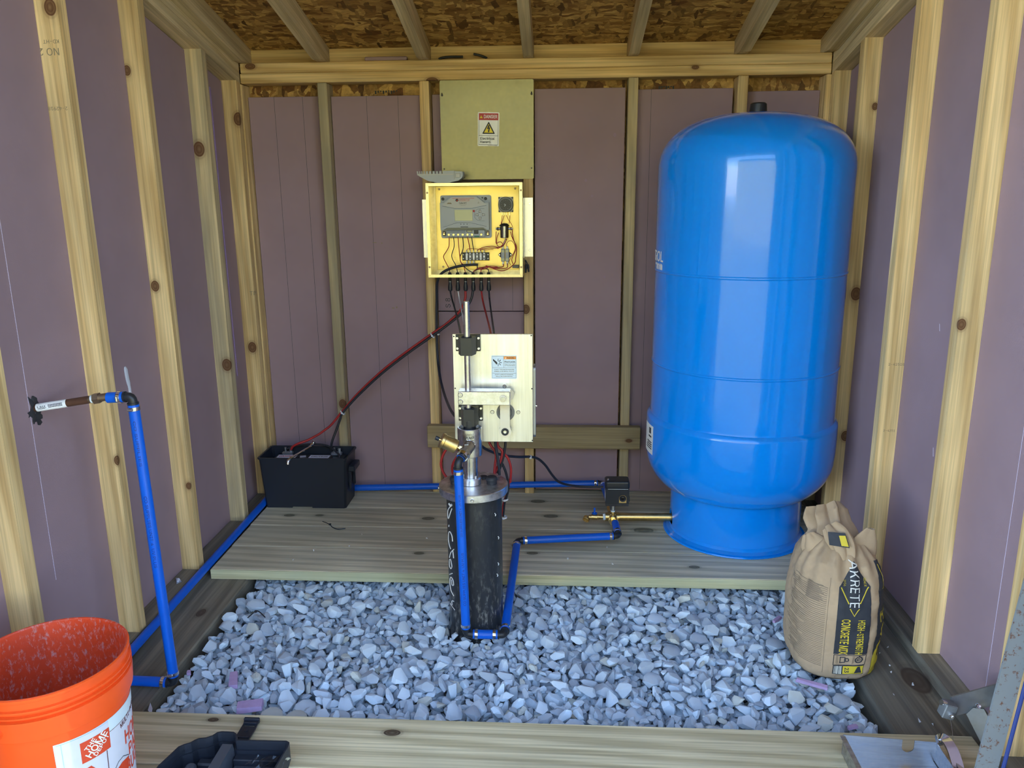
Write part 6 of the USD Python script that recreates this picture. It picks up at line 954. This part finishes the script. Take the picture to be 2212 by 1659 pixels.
# ---------------------------------------------------------------- scraps on the floor and the gravel
def on_stones(x, y): return max(GH(x + dx, y + dy) for dx in (-.012, 0, .012) for dy in (-.012, 0, .012))
def scrap(a, b, w, h, label, seed):
    g = np.random.default_rng(seed); a, b = np.array([*a, 0.]), np.array([*b, 0.]); z0 = max(on_stones(*a[:2]), on_stones(*b[:2]), on_stones(*((a + b)[:2] / 2))) + .0005; a[2] = b[2] = z0; d = (b - a) / np.linalg.norm(b - a); s_ = np.array([-d[1], d[0], 0])
    single('foam_scrap', hull([p + s_ * w * q * g.uniform(.4, .55) + np.array([0, 0, h * k]) + g.normal(size=3) * .0012 for p in (a, (a + b) / 2, b) for q in (-1, 1) for k in (0, 1)]), 'foam_scrap', label, 'foam scrap')
scrap((-.793, -1.300), (-.770, -1.362), .022, .012, 'pink foam offcut on the gravel near the left corner elbow', 1); scrap((-.716, -1.466), (-.655, -1.452), .032, .014, 'pink foam offcut on the gravel beside the front plank', 2); scrap((.7760, -1.262), (.846, -1.300), .010, .010, 'thin long pink foam sliver on the gravel in front of the bag', 3); scrap((.786, -.972), (.815, -.940), .009, .008, 'small pink foam sliver on the gravel behind the bag', 4); scrap((.845, -1.462), (.872, -1.452), .010, .008, 'tiny pink foam chip on the gravel near the metal tray', 5); scrap((-.935, -1.278), (-.930, -1.290), .010, .008, 'tiny pink foam chip on the gravel against the left sill', 6)
single('zip_tie_scrap', [tube(spline([(-.778, -.366, .0022), (-.760, -.392, .0026), (-.735, -.408, .0030), (-.708, -.399, .0026)], 5), .0018, 6), xbox(-.783, -.775, -.368, -.360, .0005, .006, .001), tube([(-.779, -.364, .003), (-.812, -.352, .010)], .0014, 6)], 'black_plastic', 'cut black zip tie lying on the back deck', 'zip tie')
zg = on_stones(-.83, -1.0) + .002
single('zip_tie_scrap', [tube(spline([(-.862, -1.016, zg - .004), (-.845, -.990, zg + .005), (-.830, -.996, zg + .006), (-.806, -1.014, zg - .002)], 5), .0018, 6), xbox(-.849, -.841, -.994, -.986, zg + .001, zg + .007, .001)], 'black_plastic', 'cut black zip tie lying on the gravel near the deck', 'zip tie')
single('paper_scrap', hull([(-1.168, -.835, .0006), (-1.150, -.850, .0006), (-1.160, -.868, .0006), (-1.172, -.846, .012), (-1.158, -.850, .014)]), 'label_white', 'small torn white paper scrap on the left sill plate', 'paper')
single('paper_scrap', hull([(-.962, -1.444, -.0375), (-.944, -1.470, -.0375), (-.930, -1.500, -.0375), (-.950, -1.480, -.034), (-.938, -1.478, -.030)]), 'label_white', 'crumpled grey paper strip beside the front plank and the left sill', 'paper')
single('straw_scrap', tube([(.487, -.786, on_stones(.487, -.786) + .002), (.497, -.766, on_stones(.497, -.766) + .010)], .0016, 6), 'white_print', 'thin white straw scrap on the gravel just below the deck edge', 'straw')
for k in range(26):                              # crumbs of white foam and sawdust on the right sill and the deck
    x, y, z = (rng.uniform(.985, 1.085), rng.uniform(-1.52, -1.0), -.0383) if k < 14 else (rng.uniform(-1.0, .5), rng.uniform(-.72, -.03), .0002)
    crumbs = (crumbs if k else []) + [move(hull(nrng.normal(size=(8, 3)) * .0022), (x, y, z + .0028))]
put(single('sawdust', crumbs, 'white_dust', 'scattered white crumbs of sawdust on the right sill and deck', 'sawdust', None, 30), kind='stuff')
